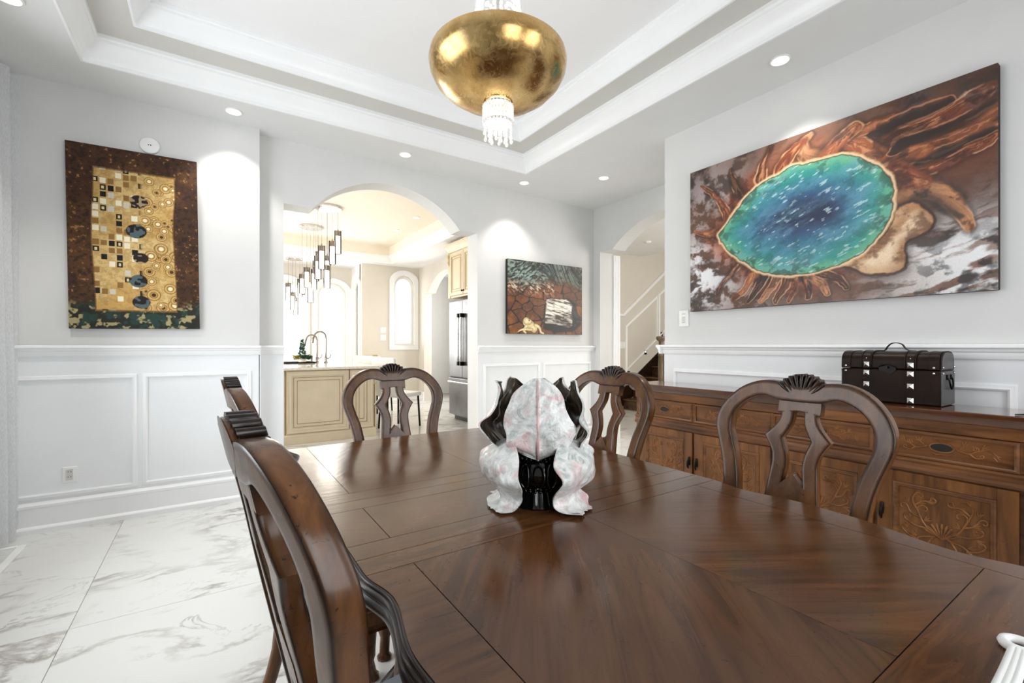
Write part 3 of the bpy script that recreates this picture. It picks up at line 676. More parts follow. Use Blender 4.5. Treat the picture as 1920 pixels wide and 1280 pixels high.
    # the pool itself
    cream = sst(.024, .010, dp)*sst(-.004, .004, dp); img = blend(img, cream*.9, lin(226, 196, 160)); img = blend(img, sst(.007, .002, abs(dp))*.8, lin(30, 34, 30))
    ins = sst(.002, -.004, dp); dd = -dp+.07*(n1-.5)+.04*(n2-.5)
    c = np.zeros_like(img)+lin(104, 168, 140)
    c = blend(c, sst(.015, .07, dd), lin(56, 146, 138)); c = blend(c, sst(.06, .14, dd), lin(52, 122, 140)); c = blend(c, sst(.12, .22, dd), lin(54, 92, 128)); c = blend(c, sst(.18, .28, dd+.05*(.5-v)), lin(32, 46, 80))
    c = blend(c, sst(.4, .75, fbm(X*5+Y*3, Y*15-X*7, 6, 101, .65))*.45, lin(120, 164, 186)); c = blend(c, sst(.66, .74, fbm(X*22+Y*9, Y*64-X*26, 4, 111))*.5, lin(206, 224, 226))
    c = blend(c, sst(.5, .32, n2)*.35, lin(22, 62, 78)); c = blend(c, sst(.06, .0, dd)*sst(.5, .4, n2)*.6, lin(30, 84, 70))
    img = blend(img, ins, c); hgt = np.where(dp < 0, .15+.4*n2, hgt)
    return img, hgt
def cracked_earth(u, v, asp):
    X = u*asp; Y = v; n1 = fbm(X*6, Y*6, 5, 5, .6); n2 = fbm(X*22, Y*22, 4, 15, .6)
    wx = X+.05*(n1-.5); wy = Y+.05*(fbm(X*6+7, Y*6, 4, 25)-.5)
    sc = 4.2+7*sst(.3, .75, v); rs = np.random.RandomState(3); J = rs.rand(64, 64, 2)
    gx = wx*5.2; gy = (1-(1-wy)**.8*.9)*8*(.6+.8*wy); F1 = np.full(u.shape, 9.); F2 = np.full(u.shape, 9.); idv = np.zeros(u.shape)
    xi = np.floor(gx).astype(int); yi = np.floor(gy).astype(int)
    for a in (-1, 0, 1):
        for b in (-1, 0, 1):
            j = J[(xi+a) % 64, (yi+b) % 64]; d = np.hypot(xi+a+j[..., 0]-gx, yi+b+j[..., 1]-gy)
            idv = np.where(d < F1, ((xi+a)*7+(yi+b)*13) % 11/11, idv); F2 = np.where(d < F1, F1, np.minimum(F2, d)); F1 = np.minimum(F1, d)
    img = np.zeros(u.shape+(3,))+lin(122, 76, 38); img = blend(img, sst(.35, .65, n1), lin(158, 102, 50)); img = blend(img, idv*.55, lin(88, 56, 34)); img = blend(img, sst(.5, .8, v)*.6, lin(102, 50, 28))
    img = blend(img, sst(.55, .35, n2)*.45, lin(70, 40, 24)); img = blend(img, sst(.13-.04*v, .04, F2-F1), lin(26, 16, 12))
    top = sst(.60, .80, v+.16*(n1-.5)-.06*np.sin((u-.45)*6)); br = fbm(wx*16+wy*8, wy*38-wx*22*np.sin(u*5), 5, 35, .65)
    t = np.zeros_like(img)+lin(64, 60, 52); t = blend(t, sst(.45, .62, br), lin(140, 152, 142)); t = blend(t, sst(.5, .36, n2)*.7, lin(34, 30, 28))
    t = blend(t, np.exp(-((u-.18)/.2)**2-((v-.83)/.1)**2)*sst(.35, .6, br), lin(158, 182, 172)); t = blend(t, np.exp(-((u-.9)/.14)**2-((v-.78)/.1)**2)*sst(.35, .6, br), lin(112, 128, 118)); t = blend(t, np.exp(-((u-.5)/.15)**2-((v-.9)/.05)**2)*.7, lin(58, 68, 84))
    img = blend(img, top, t)
    mid = np.exp(-((v-.64)/.07)**2)*(u < .6); img = blend(img, mid*sst(.52, .62, fbm(X*26, Y*44+X*20, 3, 45)), lin(206, 186, 166))
    # pale weathered block with its dark side
    A = lambda p: [(a*asp, b) for a, b in p]
    d, _ = polydist(wx, wy, A([(.45, .08), (.5, .5), (.78, .53), (.9, .45), (.98, .15), (.84, .04), (.6, .04)]), True); img = blend(img, sst(.02, -.01, d), lin(22, 18, 17))
    d, _ = polydist(wx, wy, A([(.78, .5), (.86, .52), (.97, .2), (.9, .12), (.84, .14)]), True); img = blend(img, sst(.01, -.01, d)*.5*sst(.45, .6, n2), lin(84, 86, 92))
    d, _ = polydist(wx, wy, A([(.47, .17), (.49, .47), (.55, .5), (.77, .515), (.85, .43), (.845, .14), (.8, .1), (.62, .16)]), True); b = sst(.01, -.01, d)
    br2 = fbm(X*7, Y*40+X*6, 5, 55, .6); img = blend(img, b, lin(176, 166, 154)); img = blend(img, b*sst(.42, .62, br2), lin(230, 226, 218)); img = blend(img, b*sst(.48, .34, br2), lin(74, 64, 58)); img = blend(img, b*sst(.3, .12, v)*.5, lin(60, 54, 52))
    # pale lizard
    fr = lin(224, 208, 160)
    for pts, w0, w1 in (([(.235, .165), (.29, .12), (.33, .075)], .062, .055), ([(.225, .18), (.27, .165)], .042, .034), ([(.35, .12), (.40, .09), (.42, .03), (.455, .01)], .024, .012), ([(.23, .10), (.2, .05), (.225, .012)], .022, .012), ([(.30, .06), (.19, .06), (.13, .03)], .02, .008)):
        d, t = polydist(X, Y, spline(A(pts), 5), False); w = w0+(w1-w0)*t; m = sst(1.08, .92, d/w)
        img = blend(img, sst(1.35, 1.05, d/w)*.6, lin(40, 26, 18)); img = blend(img, m, fr); img = blend(img, m*sst(.3, .9, d/w)*.55, lin(166, 134, 78)); img = blend(img, m*sst(.5, .64, n2)*.4, lin(250, 240, 206))
    img = blend(img, sst(.012, .008, np.hypot(X-.268*asp, Y-.185)), lin(30, 22, 16))
    return img, n2*.5
def gold_mosaic(u, v, asp):
    X = u*asp; Y = v; n1 = fbm(X*9, Y*9, 5, 7, .6); n2 = fbm(X*60, Y*60, 3, 17, .7); rs = np.random.RandomState(12)
    img = np.zeros(u.shape+(3,))+lin(78, 50, 26); img = blend(img, sst(.4, .7, n1)*.6, lin(108, 74, 38)); img = blend(img, sst(.48, .3, n2)*.75, lin(40, 24, 14)); img = blend(img, sst(.68, .78, n2)*.8, lin(170, 132, 82))
    base = sst(.17, .11, v+.05*(n1-.5)); img = blend(img, base, lin(46, 48, 40)); img = blend(img, base*sst(.54, .66, fbm(X*42, Y*42, 3, 27)), lin(170, 160, 120)); img = blend(img, base*sst(.55, .7, fbm(X*30+4, Y*30, 3, 37)), lin(44, 74, 66))
    # a plain upright field of gold tiles and rings
    d = np.maximum(np.abs(u-.49-.01*np.sin(v*9))-.31-.012*(n1-.5), np.abs(v-.49)-.39); fld = sst(.008, -.004, d); g = np.zeros_like(img)+lin(196, 164, 104)
    g = blend(g, sst(.35, .65, n1)*.6, lin(222, 200, 150)); g = blend(g, sst(.55, .4, n2)*.3, lin(140, 104, 56))
    cw, chh = .033, .038; ci = np.floor(X/cw).astype(int); row = np.floor(Y/chh+.35*vnoise(ci*3.1, ci*0., 5)).astype(int)
    H = np.random.RandomState(5).rand(97, 97); hv = H[ci % 97, row % 97]; h2 = H[(ci*3+5) % 97, (row*5+2) % 97]
    lx = (X/cw) % 1; ly = (Y/chh+.35*vnoise(ci*3.1, ci*0., 5)) % 1; inr = (lx > .08)*(lx < .86)*(ly > .12)*(ly < .9); left = sst(.56, .52, u+.02*(n1-.5))
    for lo, hi, col in ((0, .22, lin(22, 18, 16)), (.22, .36, lin(236, 228, 204)), (.36, .5, lin(150, 116, 66)), (.5, .58, lin(204, 200, 186))): g = blend(g, left*inr*((hv >= lo)*(hv < hi)), col)
    g = blend(g, left*((lx > .3)*(lx < .62)*(ly > .3)*(ly < .7))*((hv < .08)), lin(220, 204, 160))
    right = 1-left
    for k in range(46):
        cx, cy, r = rs.uniform(.56, .82)*asp, rs.uniform(.11, .87), rs.uniform(.018, .036); q = np.hypot(X-cx, Y-cy)/r
        m = sst(1.05, .95, q)*right; g = blend(g, m, lin(206, 176, 116)); g = blend(g, m*(np.sin(q*16) > .35)*.8, lin(132, 96, 48)); g = blend(g, sst(.36, .28, q)*right, (lin(236, 226, 196), lin(84, 58, 36))[k % 2])
    for cx, cy, r in ((.52, .72, .04), (.50, .55, .045), (.53, .40, .035), (.51, .27, .04), (.53, .15, .04)):
        q = np.hypot(X-cx*asp, (Y-cy)*1.15)/r+.2*(n1-.5); m = sst(1.05, .95, q); g = blend(g, m, lin(40, 28, 26)); g = blend(g, m*sst(.55, .62, vnoise(X*75, Y*75, 9)), (lin(170, 150, 120), lin(92, 110, 116))[int(cy*100) % 2])
    img = blend(img, fld, g); img = blend(img, sst(.006, .002, abs(d))*.7, lin(120, 84, 40))
    return img, n2*.4
def picture(name, label, loc, rz, w, h, dep, nx, ny, fn, mat, roll=0, cat='painting'):
    t = thing(name, loc, label, cat, None, rz); t.rotation_euler = (0, roll, rz)
    MB().box(-w/2, 0, 0, w/2, dep, h).build('canvas_frame', 'canvasedge', t, local=True, bevel=.003)
    canvas('painted_face', w, h, nx, ny, fn, mat, t); return t
picture('painting', 'large canvas painting of a turquoise hot spring among rust brown ridges above the sideboard', (XR-.042, 1.30, 1.405), PI/2*3 if False else -PI/2, 1.59, 1.03, .04, 560, 362, hot_spring, 'oil')
picture('painting', 'small dark edged painting of cracked orange earth with a pale lizard, right of the arch', (3.12, YR-.042, 1.28), 0, 1.045, .79, .04, 330, 250, cracked_earth, 'oil')
picture('wall_hanging', 'brown and gold mosaic patterned hanging on the left wall', (-.41, YB-.03, 1.265), 0, .68, 1.183, .028, 300, 520, gold_mosaic, 'weave', math.radians(-.9), 'wall hanging')

# ------------------------------------------------------------------ sideboard
sb = thing('sideboard', (2.84, .70, 0), 'long carved brown wooden sideboard with drawers over doors along the right wall', 'sideboard')
XF, XBK, Y1, Y0S = 2.70, 2.985, 2.375, -.62
mb = MB().box(XF+.012, Y0S, .07, XBK, Y1, .835)
mb.build('carcass', 'sideh', sb)
MB().box(XF-.045, Y0S-.03, .846, XBK+.004, Y1+.025, .870).build('top', 'sidetop', sb, bevel=.004, segs=2)
MB().sweep([(0, 0), (.012, 0), (.03, .02), (.034, .034), (0, .034)], [(XF+.012, Y0S, .812), (XF+.012, Y1+.012, .812), (XBK, Y1+.012, .812)], (0, 0, 1)).build('top_moulding', 'sidetop', sb, smooth=30)
MB().box(XF-.004, Y0S, .765, XF+.012, Y1, .815).build('frieze', 'sideh', sb, bevel=.002)
MB().sweep([(0, 0), (0, .016), (.012, .024), (.024, .014), (.04, .012), (.052, .02), (.062, .012), (.066, 0)], [(XF+.012, Y1, .571), (XF+.012, Y0S, .571)], (-1, 0, 0)).build('waist_moulding', 'sideh', sb, smooth=30)
MB().box(XF-.01, Y0S, 0, XF+.05, Y1+.01, .075).build('plinth', 'sideh', sb, bevel=.008)
cols = [(1.885, 2.335), (1.372, 1.868), (.882, 1.355), (.40, .865), (-.085, .384), (-.59, -.10)]
def spiral(c, r, a0, turns, dirn, n=14):
    return [(c[0]+r*(1-.8*k/n)*math.cos(a0+dirn*2*PI*turns*k/n), c[1]+r*(1-.8*k/n)*math.sin(a0+dirn*2*PI*turns*k/n)) for k in range(n+1)]
def curl(p0, p1, p2, r, dirn, turns=.9):
    # stem from p0 via p1 to p2 ending in a curl of radius r
    tx, ty = p2[0]-p1[0], p2[1]-p1[1]; L = math.hypot(tx, ty); nx, ny = -ty/L*dirn, tx/L*dirn
    c = (p2[0]+nx*r, p2[1]+ny*r); a0 = math.atan2(p2[1]-c[1], p2[0]-c[0])
    return [q for q in spline([p0, p1, p2], 4)]+spiral(c, r, a0, turns, dirn)[1:]
DC = [curl((0, -.035), (.055, .01), (.083, .07), .024, 1), curl((.07, .04), (.105, .055), (.12, .085), .016, -1), curl((.083, .07), (.10, .115), (.09, .145), .017, 1),
      curl((.09, .095), (.06, .12), (.035, .115), .016, -1), curl((.045, 0), (.09, .0), (.125, .02), .018, 1), curl((.02, -.03), (.07, -.045), (.10, -.075), .022, -1), curl((.03, -.035), (.05, -.075), (.045, -.10), .018, 1), curl((.08, -.06), (.115, -.05), (.135, -.03), .014, 1)]
LV = [((.10, .05), .6), ((.075, .10), 2.2), ((.115, .10), 1.2), ((.11, 0), -.4), ((.085, -.045), .3), ((.06, .03), 2.4), ((.05, .115), 2.8)]
def carving(mb, yc, zc, curves, leaves, sy=1, mirror_z=False, r=.0045, x=XF):
    for sgn in (-1, 1):
        for mz in ((1, -1) if mirror_z else (1,)):
            for c in curves:
                n = len(c); mb.tube([(x, yc+sgn*a*sy, zc+mz*b) for a, b in c], [r*(1.15-.55*k/n) for k in range(n)], 6)
            for (a, b), an in leaves:
                for da in (-.45, 0, .45):
                    ca, sa = math.cos(an+da), math.sin(an+da)
                    mb.tube([(x, yc+sgn*(a+ca*q)*sy, zc+mz*(b+sa*q)) for q in (0, .01, .02, .028)], [.001, .0038, .003, .0006], 5)
for k, (y0, y1) in enumerate(cols):
    yc = (y0+y1)/2; sgn = 1 if k % 2 == 0 else -1
    d = MB().box(XF+.002, y0, .638, XF+.014, y1, .758).build('drawer', 'sideh', sb, bevel=.002)
    MB().sweep([(0, 0), (0, .009), (.006, .011), (.014, .006), (.016, 0)], [(XF+.002, y0+.012, .650), (XF+.002, y1-.012, .650), (XF+.002, y1-.012, .746), (XF+.002, y0+.012, .746)], (-1, 0, 0), True).build('drawer_moulding', 'sideh', d, smooth=30)
    mb = MB(); q = XF+.002
    DR = [curl((.05, 0), (.085, -.012), (.115, .004), .012, 1), curl((.06, .004), (.08, .02), (.105, .022), .010, -1), curl((.115, .004), (.15, .014), (.175, -.004), .010, -1), curl((.09, -.008), (.11, -.026), (.13, -.022), .008, 1)]
    carving(mb, yc, .698, DR, [((.13, .012), .8), ((.16, -.004), -.5), ((.075, .014), 1.4)], .98, r=.0032, x=q)
    carving(mb, yc, .698, [[(.0, .03), (.02, .034), (.03, .028)]], [], 1, True, .003, q)
    mb.build('carved_scroll', 'carve', d, smooth=60)
    MB().tube([(q, yc+.04*math.cos(a), .698+.02*math.sin(a)) for a in np.linspace(0, 2*PI, 25)], .0045, 6).build('oval_rim', 'carve', d, smooth=60)
    MB().prism([(yc+.037*math.cos(a), .698+.017*math.sin(a)) for a in np.linspace(0, 2*PI, 21)[:-1]], lambda a, b, dd: (dd, a, b), q-.003, q+.002).build('drawer_pull', 'groove', d, bevel=.001)
    # door with frame, moulding, carved panel and handle
    z0, z1 = .09, .563; w = .062
    dm = MB().box(XF-.004, y0, z0, XF+.012, y0+w, z1).box(XF-.004, y1-w, z0, XF+.012, y1, z1).box(XF-.004, y0+w, z0, XF+.012, y1-w, z0+w).box(XF-.004, y0+w, z1-w+.012, XF+.012, y1-w, z1)
    d = dm.build('door', 'side', sb, bevel=.0015)
    MB().box(XF+.004, y0+w, z0+w, XF+.012, y1-w, z1-w+.012).build('door_panel', 'side', d)
    MB().sweep([(0, 0), (0, .010), (.006, .013), (.012, .008), (.018, .006), (.022, 0)], [(XF+.004, y0+w, z0+w), (XF+.004, y0+w, z1-w+.012), (XF+.004, y1-w, z1-w+.012), (XF+.004, y1-w, z0+w)], (-1, 0, 0), True).build('panel_moulding', 'sideh', d, smooth=30)
    mb = MB(); zc = .325; q = XF+.004
    carving(mb, yc, zc, DC, LV, 1.0, False, .0046, q)
    for j in range(9):
        an = math.radians(-64+16*j); mb.tube([(q, yc+math.sin(an)*e, zc-.035+math.cos(an)*e*1.05) for e in (.006, .03, .055, .066)], [.002, .0045, .006, .003], 6)
    mb.build('carved_scroll', 'carve', d, smooth=60)
    yh = y0+.02 if sgn > 0 else y1-.02
    MB().tube([(XF-.006, yh, .40), (XF-.010, yh, .39), (XF-.010, yh, .36), (XF-.006, yh, .345)], [.006, .009, .009, .006], 8).tube([(XF-.012, yh, .385), (XF-.026, yh, .37), (XF-.024, yh, .34), (XF-.016, yh, .325)], [.004, .006, .008, .004], 8).build('handle', 'dark', d, smooth=60)
for ya in [c[0]-.009 for c in cols[:-1]]: MB().box(XF-.001, ya-.006, .636, XF+.014, ya+.006, .762).build('divider', 'sideh', sb)

# leather chest on the sideboard ------------------------------------
tc = thing('chest', (2.88, .847, .870), 'dark brown domed leather chest with studded straps on the sideboard', 'chest')
X0, X1, YA, YBc, ZB, ZS, ZT = 2.775, 2.975, .652, 1.042, .872, 1.036, 1.122
lid = [(X0, ZS+.003)]+[(X0+.1-.1*math.cos(a)**.55 if False else X0+.1*(1-(math.cos(a))**.6), ZS+.03+.056*(math.sin(a))**.8) for a in np.linspace(0, PI/2, 10)]
lid = lid+[(2*(X0+X1)/2-a, b) for a, b in lid[::-1][1:]]
fc = lambda a, b, d: (a, d, b)
MB().box(X0, YA, ZB, X1, YBc, ZS-.001).build('body', 'leather', tc, bevel=.006, segs=2)
MB().prism(lid, fc, YA, YBc).build('lid', 'leather', tc, bevel=.003, smooth=40)
def infl(p, d):
    cx, cz = (X0+X1)/2, ZS
    return [(cx+(a-cx)*(1+d/.1), ZS+(b-ZS)*(1+d/.086) if b > ZS+.004 else b) for a, b in p]
stud = lambda mb, y, z, x=None: sphere(mb, (x or X0-.004, y, z), .0062, 8, 5)
for yc in (.934, .760):
    w = .016
    st = MB().prism(infl(lid, .004), fc, yc-w, yc+w).build('strap', 'leather', tc, bevel=.0015, smooth=40)
    MB().box(X0-.004, yc-w, ZB, X1+.003, yc+w, ZS-.002).build('strap', 'leather', tc, bevel=.0015)
    for yy in (yc-w-.004, yc+w+.004):
        MB().prism(infl(lid, .0055), fc, yy-.0025, yy+.0025).build('strap_ridge', 'leather', tc, bevel=.001, smooth=40)
    for z in (1.058, 1.016, .958, .890):
        s_ = .012; p = MB().add([(X0-.004, yc-s_, z-s_), (X0-.004, yc+s_, z-s_), (X0-.004, yc+s_, z+s_), (X0-.004, yc-s_, z+s_), (X0-.013, yc, z)], [(0, 1, 2, 3), (0, 1, 4), (1, 2, 4), (2, 3, 4), (3, 0, 4)])
        p.build('stud', 'steel', tc)
    stud(MB(), yc, 1.088, X0+.004).build('stud', 'steel', tc, smooth=60); stud(MB(), yc, 1.106, X0+.022).build('stud', 'steel', tc, smooth=60)
for yc, yo in ((1.022, YBc), (.675, YA)):
    MB().prism(infl(lid, .003), fc, yc-.020, yc+.020).build('end_band', 'leather', tc, bevel=.001, smooth=40)
    for z in (1.048, 1.022): stud(MB(), yc, z).build('stud', 'steel', tc, smooth=60)
for y, sg in ((YA, -1), (YBc, 1)):
    MB().prism([((X0+X1)/2+(a-(X0+X1)/2)*.9, ZS+.006+(b-ZS-.003)*.93) for a, b in lid], fc, y, y+sg*.003).build('end_panel', 'chestend', tc, smooth=40)
    MB().box(X0+.003, y, ZB+.002, X1-.003, y+sg*.003, ZS-.005).build('end_panel', 'chestend', tc)
    mb = MB().tube(spline([(2.85, y+sg*.005, 1.005), (2.853, y+sg*.012, .985), (2.865, y+sg*.014, .958), (2.88, y+sg*.014, .948), (2.895, y+sg*.014, .958), (2.907, y+sg*.012, .985), (2.91, y+sg*.005, 1.005)], 4), .0035, 6)
    for xx in (2.85, 2.91): mb.box(xx-.008, y+sg*.001, .992, xx+.008, y+sg*.008, 1.016)
    mb.build('ring_handle', 'dark', tc, smooth=60)
    for xx, zz in ((X0+.015, 1.05), (X1-.015, 1.05), (X0+.015, 1.022), (X1-.015, 1.022)): sphere(MB(), (xx, y+sg*.004, zz), .0055, 8, 5).build('stud', 'steel', tc, smooth=60)
hp = spline([(2.875, .905, 1.124), (2.875, .888, 1.128), (2.875, .878, 1.146), (2.875, .862, 1.162), (2.875, .840, 1.165), (2.875, .820, 1.158), (2.875, .808, 1.14), (2.875, .795, 1.128), (2.875, .778, 1.124)], 4)
MB().sweep([(-.0018, -.009), (.0018, -.009), (.0018, .009), (-.0018, .009)], hp, (1, 0, 0)).build('carry_strap', 'leather', tc, smooth=60)
mb = MB().prism([(.848+.034*math.cos(a), 1.036+.02*math.sin(a)*(1+.3*math.cos(3*a))) for a in np.linspace(0, 2*PI, 24)[:-1]], lambda a, b, d: (d, a, b), X0-.005, X0)
mb.tube(spline([(X0-.008, .88, 1.048), (X0-.012, .86, 1.058), (X0-.012, .835, 1.056), (X0-.008, .815, 1.046)], 4), .003, 6).tube([(X0-.006, .848, 1.045), (X0-.018, .848, 1.045)], .006, 8)
mb.build('latch', 'dark', tc, smooth=50)
# thin black rod lying at the right end of the sideboard
ro = MB().tube([(2.70, .41, .8735), (2.76, .38, .8735), (2.83, .30, .8735)], .003, 6).build('thin_rod', 'black'); tag(ro, 'thin black rod on the sideboard top at the right edge', 'rod')

# ------------------------------------------------------------------ leaf centrepiece on the table
vt = thing('leaf_centrepiece', (.683, .915, .760), 'ceramic centrepiece of pale pink and white leaves round a black ribbed pot on the table', 'centrepiece', None, -math.atan2(.683, .915))
def flute(n, a): return lambda t, z: 1+a*abs(math.sin(n*t/2))
pot = [(.0001, 0), (.062, 0), (.064, .004), (.058, .012), (.048, .036), (.046, .040)]
MB().lathe(pot, 96, (0, 0, 0), flute(16, .06)).build('pot_foot', 'blackglaze', vt, local=True, smooth=50)
MB().lathe([(.04, .038), (.058, .050), (.071, .068), (.0735, .080), (.070, .098), (.058, .112), (.054, .116), (.057, .122), (.056, .128), (.05, .126), (.02, .12), (.0001, .12)], 96, (0, 0, 0), flute(14, -.035)).build('pot_body', 'blackglaze', vt, local=True, smooth=50)
for z, r, n in ((.040, .052, 26), (.046, .055, 26), (.118, .057, 30)):
    mb = MB()
    for k in range(n): sphere(mb, (r*math.cos(2*PI*k/n), r*math.sin(2*PI*k/n), z), .0042, 6, 4)
    mb.build('bead_band', 'blackglaze', vt, local=True, smooth=60)['kind'] = 'stuff'
for k in range(14):
    a = 2*PI*(k+.5)/14; mb = MB()
    R_ = lambda z: .0750-9.5*(z-.080)**2
    pts = []
    for j in range(17):
        q = 2*PI*j/16; z = .081+.028*math.sin(q); aa = a+.155*math.cos(q); r = R_(z)+.002; pts.append((r*math.cos(aa), r*math.sin(aa), z))
    mb.tube(pts, .0025, 6, False).build('rib_ring', 'blackglaze', vt, local=True, smooth=60)
def leaf(phi, rz_, hw, ruf, seed, tip=.15, flat=0.0, nu=36, nv=36, vein=.004, roll=0):
    """cupped leaf: rz_ = list of (radius, height) along the midrib, hw = half width at stations; phi=0 faces the camera (-y)"""
    rs = np.random.RandomState(seed); ph = rs.rand(6)*6.28
    mid = spline(rz_, 8); wd = spline([(i, w) for i, w in enumerate(hw)], 8)
    def P(u, v, off):
        x = v*(len(mid)-1); i = min(int(x), len(mid)-2); f = x-i; r = mid[i][0]*(1-f)+mid[i+1][0]*f; z = mid[i][1]*(1-f)+mid[i+1][1]*f
        x = v*(len(wd)-1); i = min(int(x), len(wd)-2); f = x-i; w = max(.001, wd[i][1]*(1-f)+wd[i+1][1]*f)
        t = 2*u-1; e = abs(t)**2.2; sg = 1 if t > 0 else -1
        w *= 1+.055*math.sin(v*10+ph[0]+sg*1.3)*e+.03*math.sin(v*23+ph[1]+sg)*e
        rf = ruf*e*(math.sin(v*10+ph[2]+sg*2)+.5*math.sin(v*21+ph[3]+sg))
        bl = .0035*math.sin(u*9+ph[4])*math.sin(v*11+ph[5])+.0022*math.sin(u*19+ph[1]+3*math.sin(v*5))*math.sin(v*23+ph[0]+2*math.sin(u*7))-vein*math.exp(-(t/.07)**2)*(1-v)*-1-.0025*abs(math.sin((v*9-abs(t)*3.2)))*(1-abs(t))
        rc = max(.03, r if r > 0 else .03)*(1+flat*2)
        al = t*w/rc; rr = r+rf+bl+off
        xx = (rc*math.sin(al))*(1+(rr-r)/rc); yy = -(r-rc)-(rc*math.cos(al))-(rr-r)*math.cos(al)
        zz = z+.25*rf+roll*e
        c, s_ = math.cos(phi), math.sin(phi); return (xx*c-yy*s_, xx*s_+yy*c, zz)
    g = []; 
    a = MB().grid(lambda u, v: P(u, v, .0022), nu, nv); b = MB().grid(lambda u, v: P(u, v, -.0022), nu, nv)
    w = nu+1; rim = list(range(w))+[j*w+nu for j in range(1, nv+1)]+[nv*w+i for i in range(nu-1, -1, -1)]+[j*w for j in range(nv-1, 0, -1)]
    o = len(a.v); n = len(rim); a.add([], []); 
    a.f += [(rim[i], rim[(i+1) % n], rim[(i+1) % n]+o, rim[i]+o) for i in range(n)]; a.v += b.v
    L = a.build('leaf', 'leafout', vt, local=True, smooth=75, recalc=False)
    L['label'] = 'pale pink and white glazed leaf'
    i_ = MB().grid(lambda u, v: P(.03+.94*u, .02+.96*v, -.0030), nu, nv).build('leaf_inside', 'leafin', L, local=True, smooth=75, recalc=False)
    return L
# tall front leaf, two cupped lower leaves with out-turned feet, open dark leaves behind
leaf(0, [(.062, .120), (.082, .150), (.088, .190), (.084, .235), (.072, .280), (.052, .312)], [.004, .070, .088, .078, .056, .014], .006, 3, flat=.25)
mr = MB().tube(spline([(0, -.0645, .120), (0, -.0855, .150), (0, -.0925, .190), (0, -.089, .235), (0, -.078, .280), (0, -.060, .308)], 6), [.0036-.00007*k for k in range(31)], 8).build('midrib', 'pinkrib', vt, local=True, smooth=60); mr['label'] = 'pinkish midrib of the front leaf'
leaf(-1.02, [(.128, .005), (.112, .010), (.098, .034), (.136, .075), (.132, .120), (.082, .160)], [.036, .058, .066, .100, .092, .030], .008, 5, flat=.1)
leaf(1.02, [(.134, .005), (.114, .010), (.098, .034), (.134, .075), (.130, .120), (.082, .160)], [.036, .058, .066, .098, .094, .030], .008, 9, flat=.1)
leaf(-1.75, [(.066, .118), (.108, .150), (.132, .185), (.122, .225), (.100, .262), (.104, .300)], [.015, .060, .072, .060, .040, .003], .009, 12, flat=.3)
leaf(1.75, [(.066, .118), (.100, .150), (.120, .180), (.112, .225), (.098, .262), (.090, .302)], [.015, .060, .072, .064, .042, .004], .009, 17, flat=.3)
leaf(-2.5, [(.06, .118), (.09, .16), (.105, .21), (.104, .26), (.110, .304)], [.015, .06, .07, .050, .004], .009, 22, flat=.3)
leaf(2.5, [(.06, .118), (.09, .16), (.105, .21), (.104, .26), (.106, .306)], [.015, .06, .07, .050, .004], .009, 27, flat=.3)
leaf(PI, [(.062, .120), (.085, .150), (.09, .20), (.084, .25), (.06, .30)], [.01, .06, .08, .07, .02], .006, 31, flat=.25)
leaf(-2.3, [(.136, .004), (.112, .012), (.090, .034), (.112, .075), (.110, .115), (.074, .150)], [.046, .06, .060, .08, .074, .028], .007, 35, flat=.1, nu=20, nv=24)
leaf(2.3, [(.136, .004), (.112, .012), (.090, .034), (.112, .075), (.110, .115), (.074, .150)], [.046, .06, .060, .08, .074, .028], .007, 39, flat=.1, nu=20, nv=24)

# white ribbed spoon along the near edge of the table
sp = thing('spoon', (.80, .125, .760), 'white ceramic spoon with a ribbed looped handle at the near right table edge', 'spoon')
for k in (-1, 0, 1): MB().tube(spline([(.70, .120+k*.0062, .766), (.78, .122+k*.0058, .768), (.848, .126+k*.005, .767)], 5), .0045, 8).build('handle_rib', 'whiteplastic', sp, smooth=60)
MB().tube([(.864+.0150*math.cos(a), .127+.0150*math.sin(a), .7665) for a in np.linspace(0, 2*PI, 33)], .006, 8).build('handle_loop', 'whiteplastic', sp, smooth=60)
MB().lathe([(.0001, .003), (.012, .003), (.022, .010), (.025, .016), (.023, .016), (.018, .010), (.0001, .006)], 28, (.682, .121, .7575)).build('bowl', 'whiteplastic', sp, smooth=50)

# ------------------------------------------------------------------ gold chandelier
cl = thing('chandelier', (.946, 1.532, 2.105), 'gold leaf bowl chandelier with crystal strands hanging from the tray ceiling', 'chandelier')
cx, cy = .946, 1.532
bowl = [(.0001, 2.104), (.06, 2.106), (.12, 2.116), (.17, 2.134), (.215, 2.163), (.248, 2.197), (.266, 2.232), (.271, 2.262), (.266, 2.285), (.258, 2.285), (.262, 2.262), (.256, 2.235), (.24, 2.203), (.208, 2.172), (.165, 2.145), (.12, 2.127), (.0001, 2.115)]
MB().lathe(bowl, 96, (cx, cy, 0)).build('bowl', 'gold', cl, smooth=50)
MB().lathe([(.0001, 3.09), (.10, 3.09), (.10, 3.075), (.085, 3.06), (.0001, 3.06)], 32, (cx, cy, 0)).build('canopy', 'chrome', cl, smooth=40)
MB().tube([(cx, cy, 3.07), (cx, cy, 2.115)], .008, 8).build('stem', 'chrome', cl)
mb = MB().tube([(cx+.056*math.cos(a), cy+.056*math.sin(a), 2.098) for a in np.linspace(0, 2*PI, 33)], .004, 6)
mb.tube([(cx+.056*math.cos(a), cy+.056*math.sin(a), 2.03) for a in np.linspace(0, 2*PI, 33)], .004, 6)
mb.build('drum_rings', 'chrome', cl, smooth=60)
mb = MB()
for row in range(7):
    for k in range(26):
        a = 2*PI*(k+.5*(row % 2))/26; sphere(mb, (cx+.057*math.cos(a), cy+.057*math.sin(a), 2.094-.0108*row), .0066, 6, 4)
o = mb.build('crystal_drum', 'crystal', cl, smooth=80); o['kind'] = 'stuff'
mb = MB(); rs = np.random.RandomState(4)
